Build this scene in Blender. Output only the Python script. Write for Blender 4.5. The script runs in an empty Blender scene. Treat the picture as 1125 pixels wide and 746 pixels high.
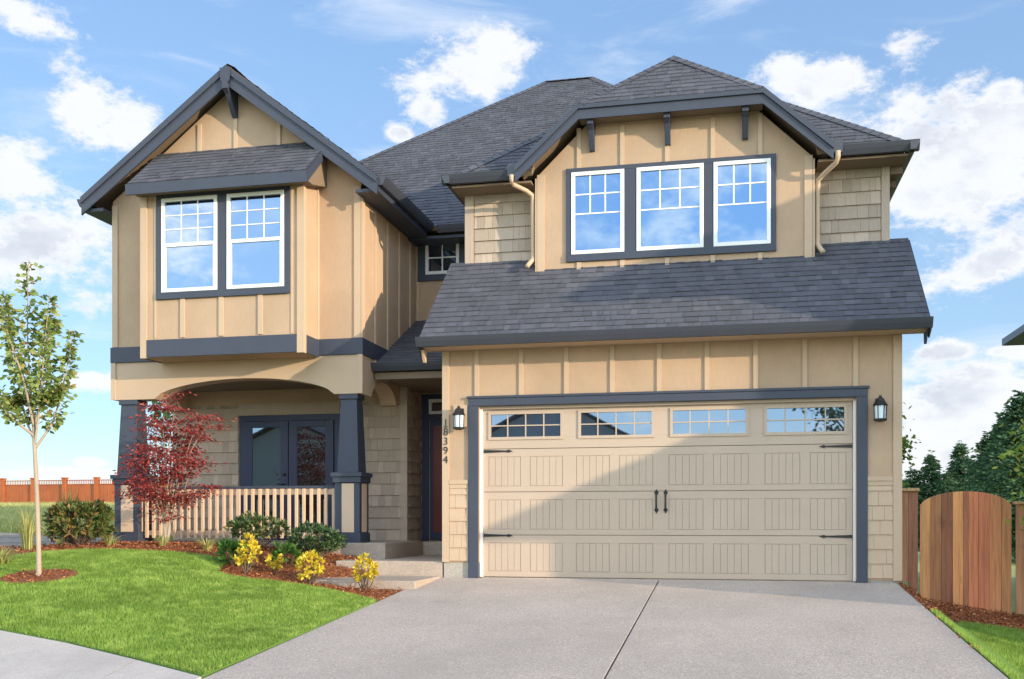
import bpy, bmesh, math, random
import numpy as np
from mathutils import Vector, Matrix, geometry
R = math.radians
random.seed(7); rng = np.random.default_rng(7)
scene = bpy.context.scene
col = scene.collection

# ------------------------------------------------------------------ helpers
def tag(o, label=None, cat=None, group=None, kind=None):
    if label: o['label'] = label
    if cat: o['category'] = cat
    if group: o['group'] = group
    if kind: o['kind'] = kind
    return o

def wpos(o):
    v = Vector((0, 0, 0))
    while o is not None:
        v += o.location; o = o.parent
    return v

def empty(name, loc, label=None, cat=None, group=None):
    o = bpy.data.objects.new(name, None); o.empty_display_size = .2
    o.location = loc; col.objects.link(o)
    return tag(o, label, cat, group)

class MB:
    """collects faces in WORLD coordinates and links them as one object"""
    def __init__(s): s.v = []; s.f = []; s.m = []; s.c = []
    def add(s, vs, fs, mi=0, c=None):
        n = len(s.v); s.v += [tuple(p) for p in vs]
        for f in fs: s.f.append(tuple(i + n for i in f)); s.m.append(mi); s.c.append(c)
    def box(s, x0, x1, y0, y1, z0, z1, mi=0, c=None):
        if x0 > x1: x0, x1 = x1, x0
        if y0 > y1: y0, y1 = y1, y0
        if z0 > z1: z0, z1 = z1, z0
        vs = [(x0,y0,z0),(x1,y0,z0),(x1,y1,z0),(x0,y1,z0),(x0,y0,z1),(x1,y0,z1),(x1,y1,z1),(x0,y1,z1)]
        s.add(vs, [(3,2,1,0),(4,5,6,7),(0,1,5,4),(1,2,6,5),(2,3,7,6),(3,0,4,7)], mi, c)
    def prism(s, poly, off, mi=0, c=None):
        """poly: list of 3D points, off: extrusion vector"""
        n = len(poly); o = Vector(off)
        a = [Vector(p) for p in poly]; b = [p + o for p in a]
        nn = Vector((0,0,0))
        for i in range(n): nn += a[i].cross(a[(i+1) % n])
        fl = nn.dot(o) > 0
        top = tuple(range(n, 2*n)); bot = tuple(range(n))
        fs = []
        if fl: fs = [top, bot[::-1]] + [(i, (i+1) % n, n+(i+1) % n, n+i) for i in range(n)]
        else:  fs = [top[::-1], bot] + [((i+1) % n, i, n+i, n+(i+1) % n) for i in range(n)]
        s.add(a + b, fs, mi, c)
    def beam(s, p0, p1, w, h, up=(0,0,1), mi=0, c=None):
        """bar from p0 to p1, w sideways, h along up (centred)"""
        p0 = Vector(p0); p1 = Vector(p1); d = (p1-p0).normalized()
        sd = d.cross(Vector(up)).normalized(); u = sd.cross(d)
        q = [p0+sd*(w/2)*i+u*(h/2)*j for i, j in ((-1,-1),(1,-1),(1,1),(-1,1))]
        s.prism(q, p1-p0, mi, c)
    def tube(s, pts, rad, n=8, mi=0, cap=True):
        pts = [Vector(p) for p in pts]
        if not hasattr(rad, '__len__'): rad = [rad]*len(pts)
        base = len(s.v); prev = None
        for i, p in enumerate(pts):
            d = (pts[min(i+1, len(pts)-1)] - pts[max(i-1, 0)]).normalized()
            a = prev if prev else (Vector((1,0,0)) if abs(d.x) < .8 else Vector((0,1,0)))
            a = (a - d*a.dot(d)).normalized(); b = d.cross(a); prev = a
            for k in range(n):
                t = 2*math.pi*k/n
                s.v.append(tuple(p + (a*math.cos(t) + b*math.sin(t))*rad[i]))
        for i in range(len(pts)-1):
            for k in range(n):
                k2 = (k+1) % n
                s.f.append((base+i*n+k, base+i*n+k2, base+(i+1)*n+k2, base+(i+1)*n+k)); s.m.append(mi); s.c.append(None)
        if cap:
            s.f.append(tuple(base+k for k in range(n))[::-1]); s.m.append(mi); s.c.append(None)
            s.f.append(tuple(base+(len(pts)-1)*n+k for k in range(n))); s.m.append(mi); s.c.append(None)
    def lathe(s, cx, cy, prof, n=12, mi=0, rot=0):
        """prof: list of (r,z)"""
        base = len(s.v)
        for r, z in prof:
            for k in range(n):
                t = 2*math.pi*k/n + rot; s.v.append((cx+r*math.cos(t), cy+r*math.sin(t), z))
        for i in range(len(prof)-1):
            for k in range(n):
                k2 = (k+1) % n
                s.f.append((base+i*n+k, base+i*n+k2, base+(i+1)*n+k2, base+(i+1)*n+k)); s.m.append(mi); s.c.append(None)
        s.f.append(tuple(base+k for k in range(n))[::-1]); s.m.append(mi); s.c.append(None)
        s.f.append(tuple(base+(len(prof)-1)*n+k for k in range(n))); s.m.append(mi); s.c.append(None)
    def build(s, name, mats, parent=None, smooth=False, bevel=0, label=None):
        if not isinstance(mats, (list, tuple)): mats = [mats]
        me = bpy.data.meshes.new(name)
        org = wpos(parent) if parent else Vector((0,0,0))
        me.from_pydata([(p[0]-org.x, p[1]-org.y, p[2]-org.z) for p in s.v], [], s.f)
        for m in mats: me.materials.append(m)
        me.polygons.foreach_set('material_index', s.m)
        if any(c is not None for c in s.c):
            at = me.color_attributes.new('tint', 'FLOAT_COLOR', 'CORNER')
            data = []
            for f, c in zip(s.f, s.c): data += list((c or (1,1,1)) + (1,))*len(f)
            at.data.foreach_set('color', data)
        if smooth: me.polygons.foreach_set('use_smooth', [True]*len(me.polygons))
        me.update()
        o = bpy.data.objects.new(name, me); col.objects.link(o)
        if parent: o.parent = parent
        if bevel:
            b = o.modifiers.new('bevel', 'BEVEL'); b.width = bevel; b.segments = 2; b.limit_method = 'ANGLE'; b.angle_limit = R(50)
        if label: o['label'] = label
        return o

def build_each(mb, name, mats, parent=None, **k):
    """every connected piece of the collection becomes a part of its own"""
    n = len(mb.v); par = list(range(n))
    def find(i):
        while par[i] != i: par[i] = par[par[i]]; i = par[i]
        return i
    for f in mb.f:
        r = find(f[0])
        for i in f[1:]: par[find(i)] = r
    groups = {}
    for j, f in enumerate(mb.f): groups.setdefault(find(f[0]), []).append(j)
    out = []
    for js in groups.values():
        p = MB(); mp = {}
        for j in js:
            for i in mb.f[j]:
                if i not in mp: mp[i] = len(p.v); p.v.append(mb.v[i])
            p.f.append(tuple(mp[i] for i in mb.f[j])); p.m.append(mb.m[j]); p.c.append(mb.c[j])
        out.append(p.build(name, mats, parent, **k))
    return out

def npmesh(name, V, F, mat, parent=None, smooth=False):
    """V (n,3) world coords, F (m,k) indices"""
    me = bpy.data.meshes.new(name)
    if parent is not None: V = V - np.array(wpos(parent))
    k = F.shape[1]; m = F.shape[0]
    me.vertices.add(len(V)); me.vertices.foreach_set('co', V.astype(np.float32).ravel())
    me.loops.add(m*k); me.loops.foreach_set('vertex_index', F.astype(np.int32).ravel())
    me.polygons.add(m); me.polygons.foreach_set('loop_start', np.arange(0, m*k, k, dtype=np.int32))
    try: me.polygons.foreach_set('loop_total', np.full(m, k, dtype=np.int32))
    except Exception: pass
    if smooth: me.polygons.foreach_set('use_smooth', np.ones(m, dtype=bool))
    me.update(calc_edges=True); me.validate()
    me.materials.append(mat)
    o = bpy.data.objects.new(name, me); col.objects.link(o)
    if parent is not None: o.parent = parent
    return o

def unit(a): return a/np.maximum(np.linalg.norm(a, axis=1, keepdims=True), 1e-9)

def leaves(name, C, A, L, W, mat, parent=None, fold=.25, droop=0.0):
    """one folded four-cornered leaf per row: base C, axis A"""
    n = len(C); A = unit(A); rv = rng.normal(size=(n, 3)); S = unit(np.cross(A, rv)); N = np.cross(S, A)
    L = (L*rng.uniform(.7, 1.25, n))[:, None]; W = (W*rng.uniform(.75, 1.2, n))[:, None]
    mid = C + A*L*.45
    tip = C + A*L; tip[:, 2] -= (droop*L)[:, 0]
    V = np.stack([C, mid + S*W*.5 + N*W*fold, tip, mid - S*W*.5 + N*W*fold], axis=1).reshape(-1, 3)
    F = np.arange(4*n).reshape(n, 4)
    return npmesh(name, V, F, mat, parent)

# ------------------------------------------------------------------ materials
def M(name):
    m = bpy.data.materials.new(name); m.use_nodes = True
    nt = m.node_tree; return m, nt, nt.nodes['Principled BSDF']
def N(nt, t, **k):
    n = nt.nodes.new(t)
    for a, v in k.items(): setattr(n, a, v)
    return n
def ramp(nt, fac, stops):
    r = N(nt, 'ShaderNodeValToRGB'); e = r.color_ramp.elements
    while len(e) < len(stops): e.new(.5)
    for i, (p, c) in enumerate(stops): e[i].position = p; e[i].color = tuple(c) + (1,)
    nt.links.new(fac, r.inputs[0]); return r.outputs[0]
def noise(nt, scale, detail=4, rough=.6, vec=None, stretch=None):
    n = N(nt, 'ShaderNodeTexNoise'); n.inputs['Scale'].default_value = scale; n.inputs['Detail'].default_value = detail; n.inputs['Roughness'].default_value = rough
    if vec is None: vec = N(nt, 'ShaderNodeNewGeometry').outputs['Position']
    if stretch:
        mp = N(nt, 'ShaderNodeMapping'); mp.inputs['Scale'].default_value = stretch; nt.links.new(vec, mp.inputs[0]); vec = mp.outputs[0]
    nt.links.new(vec, n.inputs['Vector']); return n.outputs['Fac']
def bump(nt, h, bsdf, strength, dist=.01):
    b = N(nt, 'ShaderNodeBump'); b.inputs['Strength'].default_value = strength; b.inputs['Distance'].default_value = dist
    nt.links.new(h, b.inputs['Height']); nt.links.new(b.outputs[0], bsdf.inputs['Normal'])
def mixc(nt, a, b, fac, mode='MIX'):
    n = N(nt, 'ShaderNodeMix', data_type='RGBA', blend_type=mode)
    if hasattr(fac, 'links') or hasattr(fac, 'is_linked'): nt.links.new(fac, n.inputs[0])
    else: n.inputs[0].default_value = fac
    for v, i in ((a, 6), (b, 7)):
        if isinstance(v, tuple): n.inputs[i].default_value = v + (1,)
        else: nt.links.new(v, n.inputs[i])
    return n.outputs[2]
def mul(c, k): return tuple(x*k for x in c)

def painted(name, c, rough=.6, var=.12, grain=None, bstr=.15):
    m, nt, b = M(name)
    a = noise(nt, 1.3, 5); f = noise(nt, 60, 3, .6, None, grain)
    c1 = ramp(nt, a, [(.3, mul(c, 1-var)), (.7, mul(c, 1+var))])
    c2 = mixc(nt, c1, mul(c, .75), ramp(nt, f, [(.45, (0,0,0)), (.8, (.35,)*3)]))
    nt.links.new(c2, b.inputs['Base Color']); b.inputs['Roughness'].default_value = rough
    bump(nt, f, b, bstr, .004); return m

TAN = (.445, .31, .205)
m_tan = painted('tan_siding_paint', TAN, .78, .09, (1, 1, .12), .5)
m_tantrim = painted('tan_trim_paint', (.50, .365, .25), .65, .05, None, .1)
m_dark = painted('slate_trim_paint', (.040, .049, .076), .55, .08)
m_navy = painted('navy_door_paint', (.020, .029, .078), .45, .08)
m_white = painted('white_vinyl', (.80, .80, .78), .4, .02, None, .03)
m_cream = painted('cream_strip', (.72, .66, .52), .5, .03, None, .03)
m_gutter = painted('slate_gutter', (.048, .053, .070), .38, .06, None, .05)
m_door = painted('garage_door_paint', (.475, .372, .285), .5, .04, None, .12)
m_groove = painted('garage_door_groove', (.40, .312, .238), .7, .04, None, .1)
m_soffit_shade = painted('soffit_shade_tone', (.20, .145, .095), .8, .05)  # soffit tan darkened, the shade under the eaves is put into the colour
m_black = painted('black_iron', (.012, .012, .013), .45, .1, None, .1)
m_red = painted('maroon_door', (.17, .03, .024), .35, .2, (1, 1, .1), .1)
m_bark = painted('pale_bark', (.36, .29, .22), .85, .25, (1, 1, .2), .6)
m_barkd = painted('brown_bark', (.13, .085, .06), .9, .3, (1, 1, .2), .6)
m_post = painted('balustrade_paint', (.60, .43, .30), .6, .05, None, .1)

def shake_mat():
    m, nt, b = M('cedar_shake_paint')
    g = N(nt, 'ShaderNodeNewGeometry')
    c = ramp(nt, g.outputs['Random Per Island'], [(0, (.35, .28, .22)), (.5, (.42, .335, .265)), (1, (.49, .39, .31))])
    f = noise(nt, 55, 4, .65, None, (1, 1, .06))
    c2 = mixc(nt, c, (.20, .16, .115), ramp(nt, f, [(.5, (0,0,0)), (.85, (.45,)*3)]))
    nt.links.new(c2, b.inputs['Base Color']); b.inputs['Roughness'].default_value = .8
    bump(nt, f, b, .5, .006); return m
m_shake = shake_mat()

def shingle_mat():
    m, nt, b = M('asphalt_shingle')
    g = N(nt, 'ShaderNodeNewGeometry')
    c = ramp(nt, g.outputs['Random Per Island'], [(0, (.066, .069, .088)), (.5, (.080, .083, .104)), (.9, (.094, .096, .118)), (1, (.112, .112, .132))])
    f = noise(nt, 220, 2, .7)
    w = noise(nt, .9, 5, .65)
    c2 = mixc(nt, c, (.16, .15, .155), ramp(nt, f, [(.52, (0,0,0)), (.75, (.55,)*3)]))
    c3 = mixc(nt, c2, (.05, .048, .055), ramp(nt, w, [(.45, (0,0,0)), (.75, (.5,)*3)]))
    nt.links.new(c3, b.inputs['Base Color']); b.inputs['Roughness'].default_value = .85
    bump(nt, f, b, .6, .006); return m
m_shingle = shingle_mat()

def concrete(name, c, speck=.5, wet=None):
    m, nt, b = M(name)
    a = noise(nt, .7, 6, .65); f = noise(nt, 90, 3, .75); s = noise(nt, 3.2, 6, .75)
    c1 = ramp(nt, a, [(.3, mul(c, .86)), (.7, mul(c, 1.1))])
    c2 = mixc(nt, c1, mul(c, .45), ramp(nt, f, [(.40, (speck,)*3), (.56, (0,0,0))]))
    c3 = mixc(nt, c2, mul(c, 1.5), ramp(nt, f, [(.58, (0,0,0)), (.72, (speck*.8,)*3)]))
    c4 = mixc(nt, c3, mul(c, .6), ramp(nt, s, [(.52, (0,0,0)), (.8, (.45,)*3)]))
    g2 = noise(nt, 38, 2, .6); c4 = mixc(nt, c4, mul(c, .55), ramp(nt, g2, [(.34, (speck*.7,)*3), (.46, (0,0,0))]))
    c4 = mixc(nt, c4, mul(c, 1.35), ramp(nt, g2, [(.56, (0,0,0)), (.68, (speck*.6,)*3)]))
    st = noise(nt, .75, 6, .68, None, (1.0, .55, 1)); c4 = mixc(nt, c4, mul(c, .66), ramp(nt, st, [(.47, (0,0,0)), (.66, (.6,)*3)]))
    dr = noise(nt, 1.1, 7, .72); c4 = mixc(nt, c4, mul(c, .5), ramp(nt, dr, [(.62, (0,0,0)), (.74, (.45,)*3)]))
    nt.links.new(c4, b.inputs['Base Color']); b.inputs['Roughness'].default_value = .85
    bump(nt, g2, b, .5, .006); return m
m_drive = concrete('aggregate_concrete', (.57, .475, .405), .75)
m_walk = concrete('sidewalk_concrete', (.62, .54, .48), .35)
m_step = concrete('step_concrete', (.46, .37, .30), .5)
m_found = concrete('foundation_concrete', (.42, .38, .33), .5)
m_asphalt = concrete('asphalt', (.055, .055, .057), .5)

def ground_mat(name, stops, sc, bs=.6, fine=60, bd=.02):
    m, nt, b = M(name)
    f = noise(nt, fine, 4, .75); a = noise(nt, sc, 5, .65)
    mx = N(nt, 'ShaderNodeMath', operation='MULTIPLY_ADD'); nt.links.new(f, mx.inputs[0]); mx.inputs[1].default_value = .6
    m2 = N(nt, 'ShaderNodeMath', operation='MULTIPLY'); nt.links.new(a, m2.inputs[0]); m2.inputs[1].default_value = .4
    nt.links.new(m2.outputs[0], mx.inputs[2])
    nt.links.new(ramp(nt, mx.outputs[0], stops), b.inputs['Base Color']); b.inputs['Roughness'].default_value = .95
    bump(nt, f, b, bs, bd); return m
m_soil = ground_mat('meadow_soil', [(.3, (.24, .28, .08)), (.5, (.40, .42, .15)), (.7, (.52, .48, .22))], .25)
m_turf = ground_mat('turf_soil', [(.3, (.06, .11, .018)), (.5, (.11, .21, .03)), (.7, (.17, .29, .045))], 1.2)
m_mulch = ground_mat('bark_mulch', [(.3, (.08, .026, .010)), (.5, (.26, .085, .03)), (.7, (.42, .16, .06))], 2.5, 1.0, 45)
m_gravel = ground_mat('gray_gravel', [(.35, (.10, .08, .06)), (.5, (.32, .27, .22)), (.62, (.52, .45, .38))], 1, 1.0, 14, .05)

def leafmat(name, stops, trans=.3, rough=.5, spec=.4):
    m, nt, b = M(name)
    g = N(nt, 'ShaderNodeNewGeometry')
    c = ramp(nt, g.outputs['Random Per Island'], stops)
    nt.links.new(c, b.inputs['Base Color']); b.inputs['Roughness'].default_value = rough
    b.inputs['Specular IOR Level'].default_value = spec
    t = N(nt, 'ShaderNodeBsdfTranslucent'); nt.links.new(c, t.inputs['Color'])
    mx = N(nt, 'ShaderNodeMixShader'); mx.inputs[0].default_value = trans
    nt.links.new(b.outputs[0], mx.inputs[1]); nt.links.new(t.outputs[0], mx.inputs[2])
    nt.links.new(mx.outputs[0], nt.nodes['Material Output'].inputs['Surface']); return m
def grassmat(name, lo, mid, hi, sc=.9):
    m, nt, b = M(name)
    g = N(nt, 'ShaderNodeNewGeometry')
    c = ramp(nt, g.outputs['Random Per Island'], [(0, lo), (.55, mid), (1, hi)])
    a = noise(nt, sc, 5, .7); a2 = noise(nt, sc*5, 4, .65)
    c = mixc(nt, c, mul(lo, .75), ramp(nt, a, [(.42, (0,0,0)), (.66, (.6,)*3)]))
    c = mixc(nt, c, mul(hi, 1.2), ramp(nt, a2, [(.48, (0,0,0)), (.70, (.65,)*3)]))
    nt.links.new(c, b.inputs['Base Color']); b.inputs['Roughness'].default_value = .6; b.inputs['Specular IOR Level'].default_value = .3
    t = N(nt, 'ShaderNodeBsdfTranslucent'); nt.links.new(c, t.inputs['Color'])
    mx = N(nt, 'ShaderNodeMixShader'); mx.inputs[0].default_value = .4
    nt.links.new(b.outputs[0], mx.inputs[1]); nt.links.new(t.outputs[0], mx.inputs[2])
    nt.links.new(mx.outputs[0], nt.nodes['Material Output'].inputs['Surface']); return m
m_grass = grassmat('lawn_blades', (.14, .25, .03), (.27, .43, .06), (.46, .58, .15))
m_meadow = grassmat('meadow_blades', (.30, .34, .10), (.50, .52, .18), (.72, .66, .32), .15)
m_sapleaf = leafmat('sapling_leaf', [(0, (.10, .16, .035)), (.5, (.22, .30, .07)), (.85, (.34, .40, .15)), (1, (.40, .27, .10))])
m_redleaf = leafmat('maple_leaf', [(0, (.10, .014, .017)), (.5, (.26, .034, .034)), (1, (.43, .085, .06))], .3)
m_rhodo = leafmat('rhododendron_leaf', [(0, (.03, .06, .018)), (.6, (.075, .13, .035)), (.9, (.17, .22, .07)), (1, (.30, .24, .08))], .15, .35, .5)
m_boxleaf = leafmat('dark_shrub_leaf', [(0, (.02, .05, .018)), (.7, (.055, .11, .035)), (1, (.16, .22, .10))], .12, .3, .6)
m_yellow = leafmat('yellow_leaf', [(0, (.35, .30, .03)), (.4, (.72, .55, .03)), (1, (.88, .72, .10))], .3)
m_green = leafmat('bright_green_leaf', [(0, (.04, .12, .02)), (1, (.14, .28, .05))], .3)
m_straw = leafmat('variegated_blade', [(0, (.20, .26, .06)), (.6, (.48, .46, .15)), (1, (.68, .60, .28))], .3)
m_bronze = leafmat('bronze_leaf', [(0, (.05, .09, .025)), (.6, (.12, .17, .04)), (.85, (.25, .14, .05)), (1, (.34, .24, .07))], .2)
m_lime = leafmat('lime_leaf', [(0, (.16, .30, .04)), (.6, (.30, .44, .07)), (1, (.46, .50, .11))], .45)
m_conifer = leafmat('conifer_needles', [(0, (.035, .08, .045)), (.6, (.065, .14, .065)), (1, (.13, .21, .09))], .25, .7, .2)
m_conifery = leafmat('yellowing_conifer', [(0, (.09, .11, .03)), (1, (.22, .22, .08))], .1, .7, .2)

def glassmat(name, dark, fac, tintc=(.31, .41, .58)):
    m, nt, b = M(name)
    nt.nodes.remove(b)
    d = N(nt, 'ShaderNodeBsdfDiffuse'); d.inputs[0].default_value = dark + (1,)
    gl = N(nt, 'ShaderNodeBsdfGlossy'); gl.inputs['Roughness'].default_value = .015; gl.inputs['Color'].default_value = tintc + (1,)
    w = noise(nt, .8, 2, .5)
    bp = N(nt, 'ShaderNodeBump'); bp.inputs['Strength'].default_value = .04; bp.inputs['Distance'].default_value = .02
    nt.links.new(w, bp.inputs['Height']); nt.links.new(bp.outputs[0], gl.inputs['Normal'])
    mx = N(nt, 'ShaderNodeMixShader'); mx.inputs[0].default_value = fac
    nt.links.new(d.outputs[0], mx.inputs[1]); nt.links.new(gl.outputs[0], mx.inputs[2])
    nt.links.new(mx.outputs[0], nt.nodes['Material Output'].inputs['Surface']); return m
m_glass = glassmat('window_glass', (.03, .04, .055), .72)
m_glassd = glassmat('porch_glass', (.035, .028, .022), .45)
m_glassb = glassmat('dormer_glass', (.03, .04, .06), .72, (.20, .32, .52))
m_glassg = glassmat('garage_glass', (.03, .035, .05), .62, (.24, .31, .44))
m_lampglass, _nt, _b = M('seeded_lamp_glass'); _b.inputs['Base Color'].default_value = (.62, .72, .78, 1); _b.inputs['Roughness'].default_value = .15

def woodmat(name):
    m, nt, b = M(name)
    at = N(nt, 'ShaderNodeVertexColor', layer_name='tint')
    f = noise(nt, 30, 5, .65, None, (1, 1, .05)); k = noise(nt, 4, 3, .6, None, (1, 1, .5))
    c = mixc(nt, at.outputs[0], mixc(nt, at.outputs[0], (.35, .28, .25), 1.0, 'MULTIPLY'), ramp(nt, f, [(.42, (0,0,0)), (.75, (.75,)*3)]))
    c = mixc(nt, c, (.06, .03, .02), ramp(nt, k, [(.66, (0,0,0)), (.8, (.6,)*3)]))
    nt.links.new(c, b.inputs['Base Color']); b.inputs['Roughness'].default_value = .75
    bump(nt, f, b, .4, .004); return m
m_wood = woodmat('cedar_boards')
m_redfence = painted('red_stained_fence', (.36, .10, .032), .8, .15, (1, 1, .1), .3)

# ------------------------------------------------------------------ terrain
def sm(t):
    t = np.clip(t, 0, 1); return t*t*(3-2*t)
def g(X, Y):
    X = np.asarray(X, float); Y = np.asarray(Y, float)
    P = -.073*(14-np.clip(Y, 1.5, 14.0))
    left = sm((-4.25-X)/4.0)**(1.25-.75*sm((Y-13.3)/1.3))
    z = P + left*(.45*sm((Y-6.5)/7.5) + .033*np.clip(Y-15.5, 0, 46.5))
    z = z - .2*sm((X-2.07)/.35)*sm((Y-4)/3) - .16*np.clip(X-2.2, 0, 4)*sm((Y-4)/3)
    return z
def gz(x, y): return float(g(x, y))

def inpoly(px, py, poly):
    x = np.asarray(px); y = np.asarray(py); ins = np.zeros(x.shape, bool); n = len(poly)
    for i in range(n):
        x0, y0 = poly[i]; x1, y1 = poly[(i+1) % n]
        c = ((y0 > y) != (y1 > y)) & (x < (x1-x0)*(y-y0)/((y1-y0) if y1 != y0 else 1e-9)+x0)
        ins ^= c
    return ins

def drape(name, poly, off, mat, step=.4, thick=.06):
    """sheet with the outline poly lying on the terrain, turned down at its rim"""
    pts = []
    n = len(poly)
    for i in range(n):
        a = Vector(poly[i]); b = Vector(poly[(i+1) % n]); k = max(1, int((b-a).length/step))
        for j in range(k): pts.append(a + (b-a)*(j/k))
    nb = len(pts)
    xs = [p[0] for p in poly]; ys = [p[1] for p in poly]
    gx, gy = np.meshgrid(np.arange(min(xs)+step/2, max(xs), step), np.arange(min(ys)+step/2, max(ys), step))
    gx = gx.ravel(); gy = gy.ravel(); k = inpoly(gx, gy, [tuple(p) for p in pts])
    allp = pts + [Vector((a, b)) for a, b in zip(gx[k], gy[k])]
    edges = [(i, (i+1) % nb) for i in range(nb)]
    V, E, F, *_ = geometry.delaunay_2d_cdt(allp, edges, [], 1, 1e-4)
    mb = MB()
    mb.v = [(p.x, p.y, gz(p.x, p.y)+off) for p in V]
    for f in F:
        a, b, c = (V[i] for i in f[:3])
        if (b-a).cross(c-a) < 0: f = f[::-1]
        mb.f.append(tuple(f)); mb.m.append(0); mb.c.append(None)
    ar = sum(pts[i].x*pts[(i+1) % nb].y - pts[(i+1) % nb].x*pts[i].y for i in range(nb))
    for i in range(nb):
        a, b = pts[i], pts[(i+1) % nb]
        za, zb = gz(a.x, a.y)+off, gz(b.x, b.y)+off
        q = [(a.x,a.y,za), (b.x,b.y,zb), (b.x,b.y,zb-thick), (a.x,a.y,za-thick)]
        if ar > 0: q = q[::-1]
        mb.add(q, [(0,1,2,3)])
    return mb.build(name, mat)

# base ground: one sheet to the horizon
xs = np.unique(np.concatenate([-np.geomspace(30, 900, 14), np.arange(-30, 12, .5), np.geomspace(12, 900, 14)]))
ys = np.unique(np.concatenate([-np.geomspace(8, 900, 14), np.arange(-8, 30, .5), np.arange(30, 66, 3), np.geomspace(66, 1200, 14)]))
GX, GY = np.meshgrid(xs, ys); GZ = g(GX, GY)-.05
V = np.stack([GX.ravel(), GY.ravel(), GZ.ravel()], 1); nx = len(xs); ny = len(ys)
ii, jj = np.meshgrid(np.arange(nx-1), np.arange(ny-1)); b0 = (jj*nx+ii).ravel()
tag(npmesh('ground', V, np.stack([b0, b0+1, b0+nx+1, b0+nx], 1), m_soil, None, True), kind='structure')

MULCH = [(-4.2, 11.6), (-8, 9.4), (-16, 11.6), (-16, 13.6), (-10.9, 13.45), (-10.05, 14.2), (-9.9, 14.86), (-5.1, 14.86), (-5.1, 13.2), (-4.2, 13.2)]
LAWN = [(-4.25, 7.60), (-4.22, 11.70), (-4.84, 12.22), (-5.23, 12.42), (-5.57, 12.48), (-5.94, 12.44), (-6.27, 12.33), (-6.48, 12.30), (-6.72, 12.42), (-6.80, 12.66), (-6.88, 13.0), (-7.05, 13.15),
        (-7.32, 13.18), (-7.78, 13.12), (-8.19, 13.10), (-8.81, 13.22), (-9.28, 13.15), (-9.7, 12.92), (-9.86, 12.66), (-9.98, 12.34), (-10.4, 12.2), (-12, 12.1), (-15.5, 12.0), (-14.5, 10.9), (-10.5, 10.0), (-7.20, 8.90), (-6.19, 8.60), (-5.16, 8.12)]
tag(drape('mulch_bed', MULCH, -.012, m_mulch, .35, .05), kind='structure')
tag(drape('lawn_soil', LAWN, .012, m_turf, .3, .05), kind='structure')
tag(drape('mulch_ring', [(-8.46+.46*math.cos(i*math.pi/12), 11.15+.40*math.sin(i*math.pi/12)) for i in range(24)], .03, m_mulch, .2, .03), kind='structure')
GRAV = [(-30, 13.7), (-10.92, 13.52), (-10.1, 14.25), (-10.1, 16.3), (-12.3, 17.8), (-15.5, 19.2), (-30, 22)]
tag(drape('gravel_strip', GRAV, -.02, m_gravel, .5, .04), kind='structure')
# right side yard
RM = [(2.06, 9.5), (2.06, 14.6), (7.2, 14.6), (7.2, 9.5)]
tag(drape('side_mulch', RM, -.02, m_mulch, .3, .04), kind='structure')
RL = [(2.075, 7.0), (2.075, 11.75), (2.6, 12.6), (3.2, 12.75), (5.0, 13.0), (7.0, 13.2), (7.0, 7.0)]
tag(drape('side_lawn', RL, .0, m_turf, .3, .05), kind='structure')

# driveway: two slabs with a centre joint, walk and street
mb = MB()
def dslab(mb, x0, x1, y0, y1, up=.0, th=.14):
    n = max(1, int((y1-y0)/1.0))
    q = [(x0, y0, gz(0, y0)+up), (x1, y0, gz(0, y0)+up), (x1, y1, gz(0, y1)+up), (x0, y1, gz(0, y1)+up)]
    mb.prism(q, (0, 0, -th))
dslab(mb, -4.22, -1.012, 3.4, 13.995); dslab(mb, -.996, 2.06, 3.4, 13.995)
dslab(mb, -3.50, 1.53, 13.995, 14.8, .004)
tag(mb.build('driveway', m_drive, None, False, .006), kind='structure')
mb = MB(); dslab(mb, -1.02, -.98, 3.41, 13.99, -.03, .05)
tag(mb.build('driveway_joint', m_asphalt), kind='structure')
mb = MB()
SW = [(-4.232, 7.56), (-5.16, 8.08), (-6.19, 8.56), (-7.20, 8.86), (-8.9, 9.42), (-10.5, 9.96), (-12.5, 10.6), (-14.5, 10.86), (-18, 11.0)]
for i in range(len(SW)-1):
    a, b = Vector(SW[i]), Vector(SW[i+1]); d = (b-a); nrm = Vector((-d.y, d.x)).normalized()
    off = Vector((.1, -1.6)) if i else Vector((.0, -1.6))
    gap = d.normalized()*(.012 if i % 2 == 0 else 0.0)
    c0 = a+Vector((.35, -1.7)) if i else Vector((-4.232, 4.4)); c1 = b+Vector((.35, -1.7))
    q = [(p.x, p.y, gz(p.x, p.y)+.012) for p in (a, b-gap, c1-gap, c0)]
    mb.prism(q, (0, 0, -.12))
tag(mb.build('sidewalk', m_walk), kind='structure')
tag(drape('street', [(-60, -7), (60, -7), (60, 1.6), (2.5, 3.3), (-4.5, 3.3), (-60, 1.6)], -.03, m_asphalt, 3, .04), kind='structure')

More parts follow.
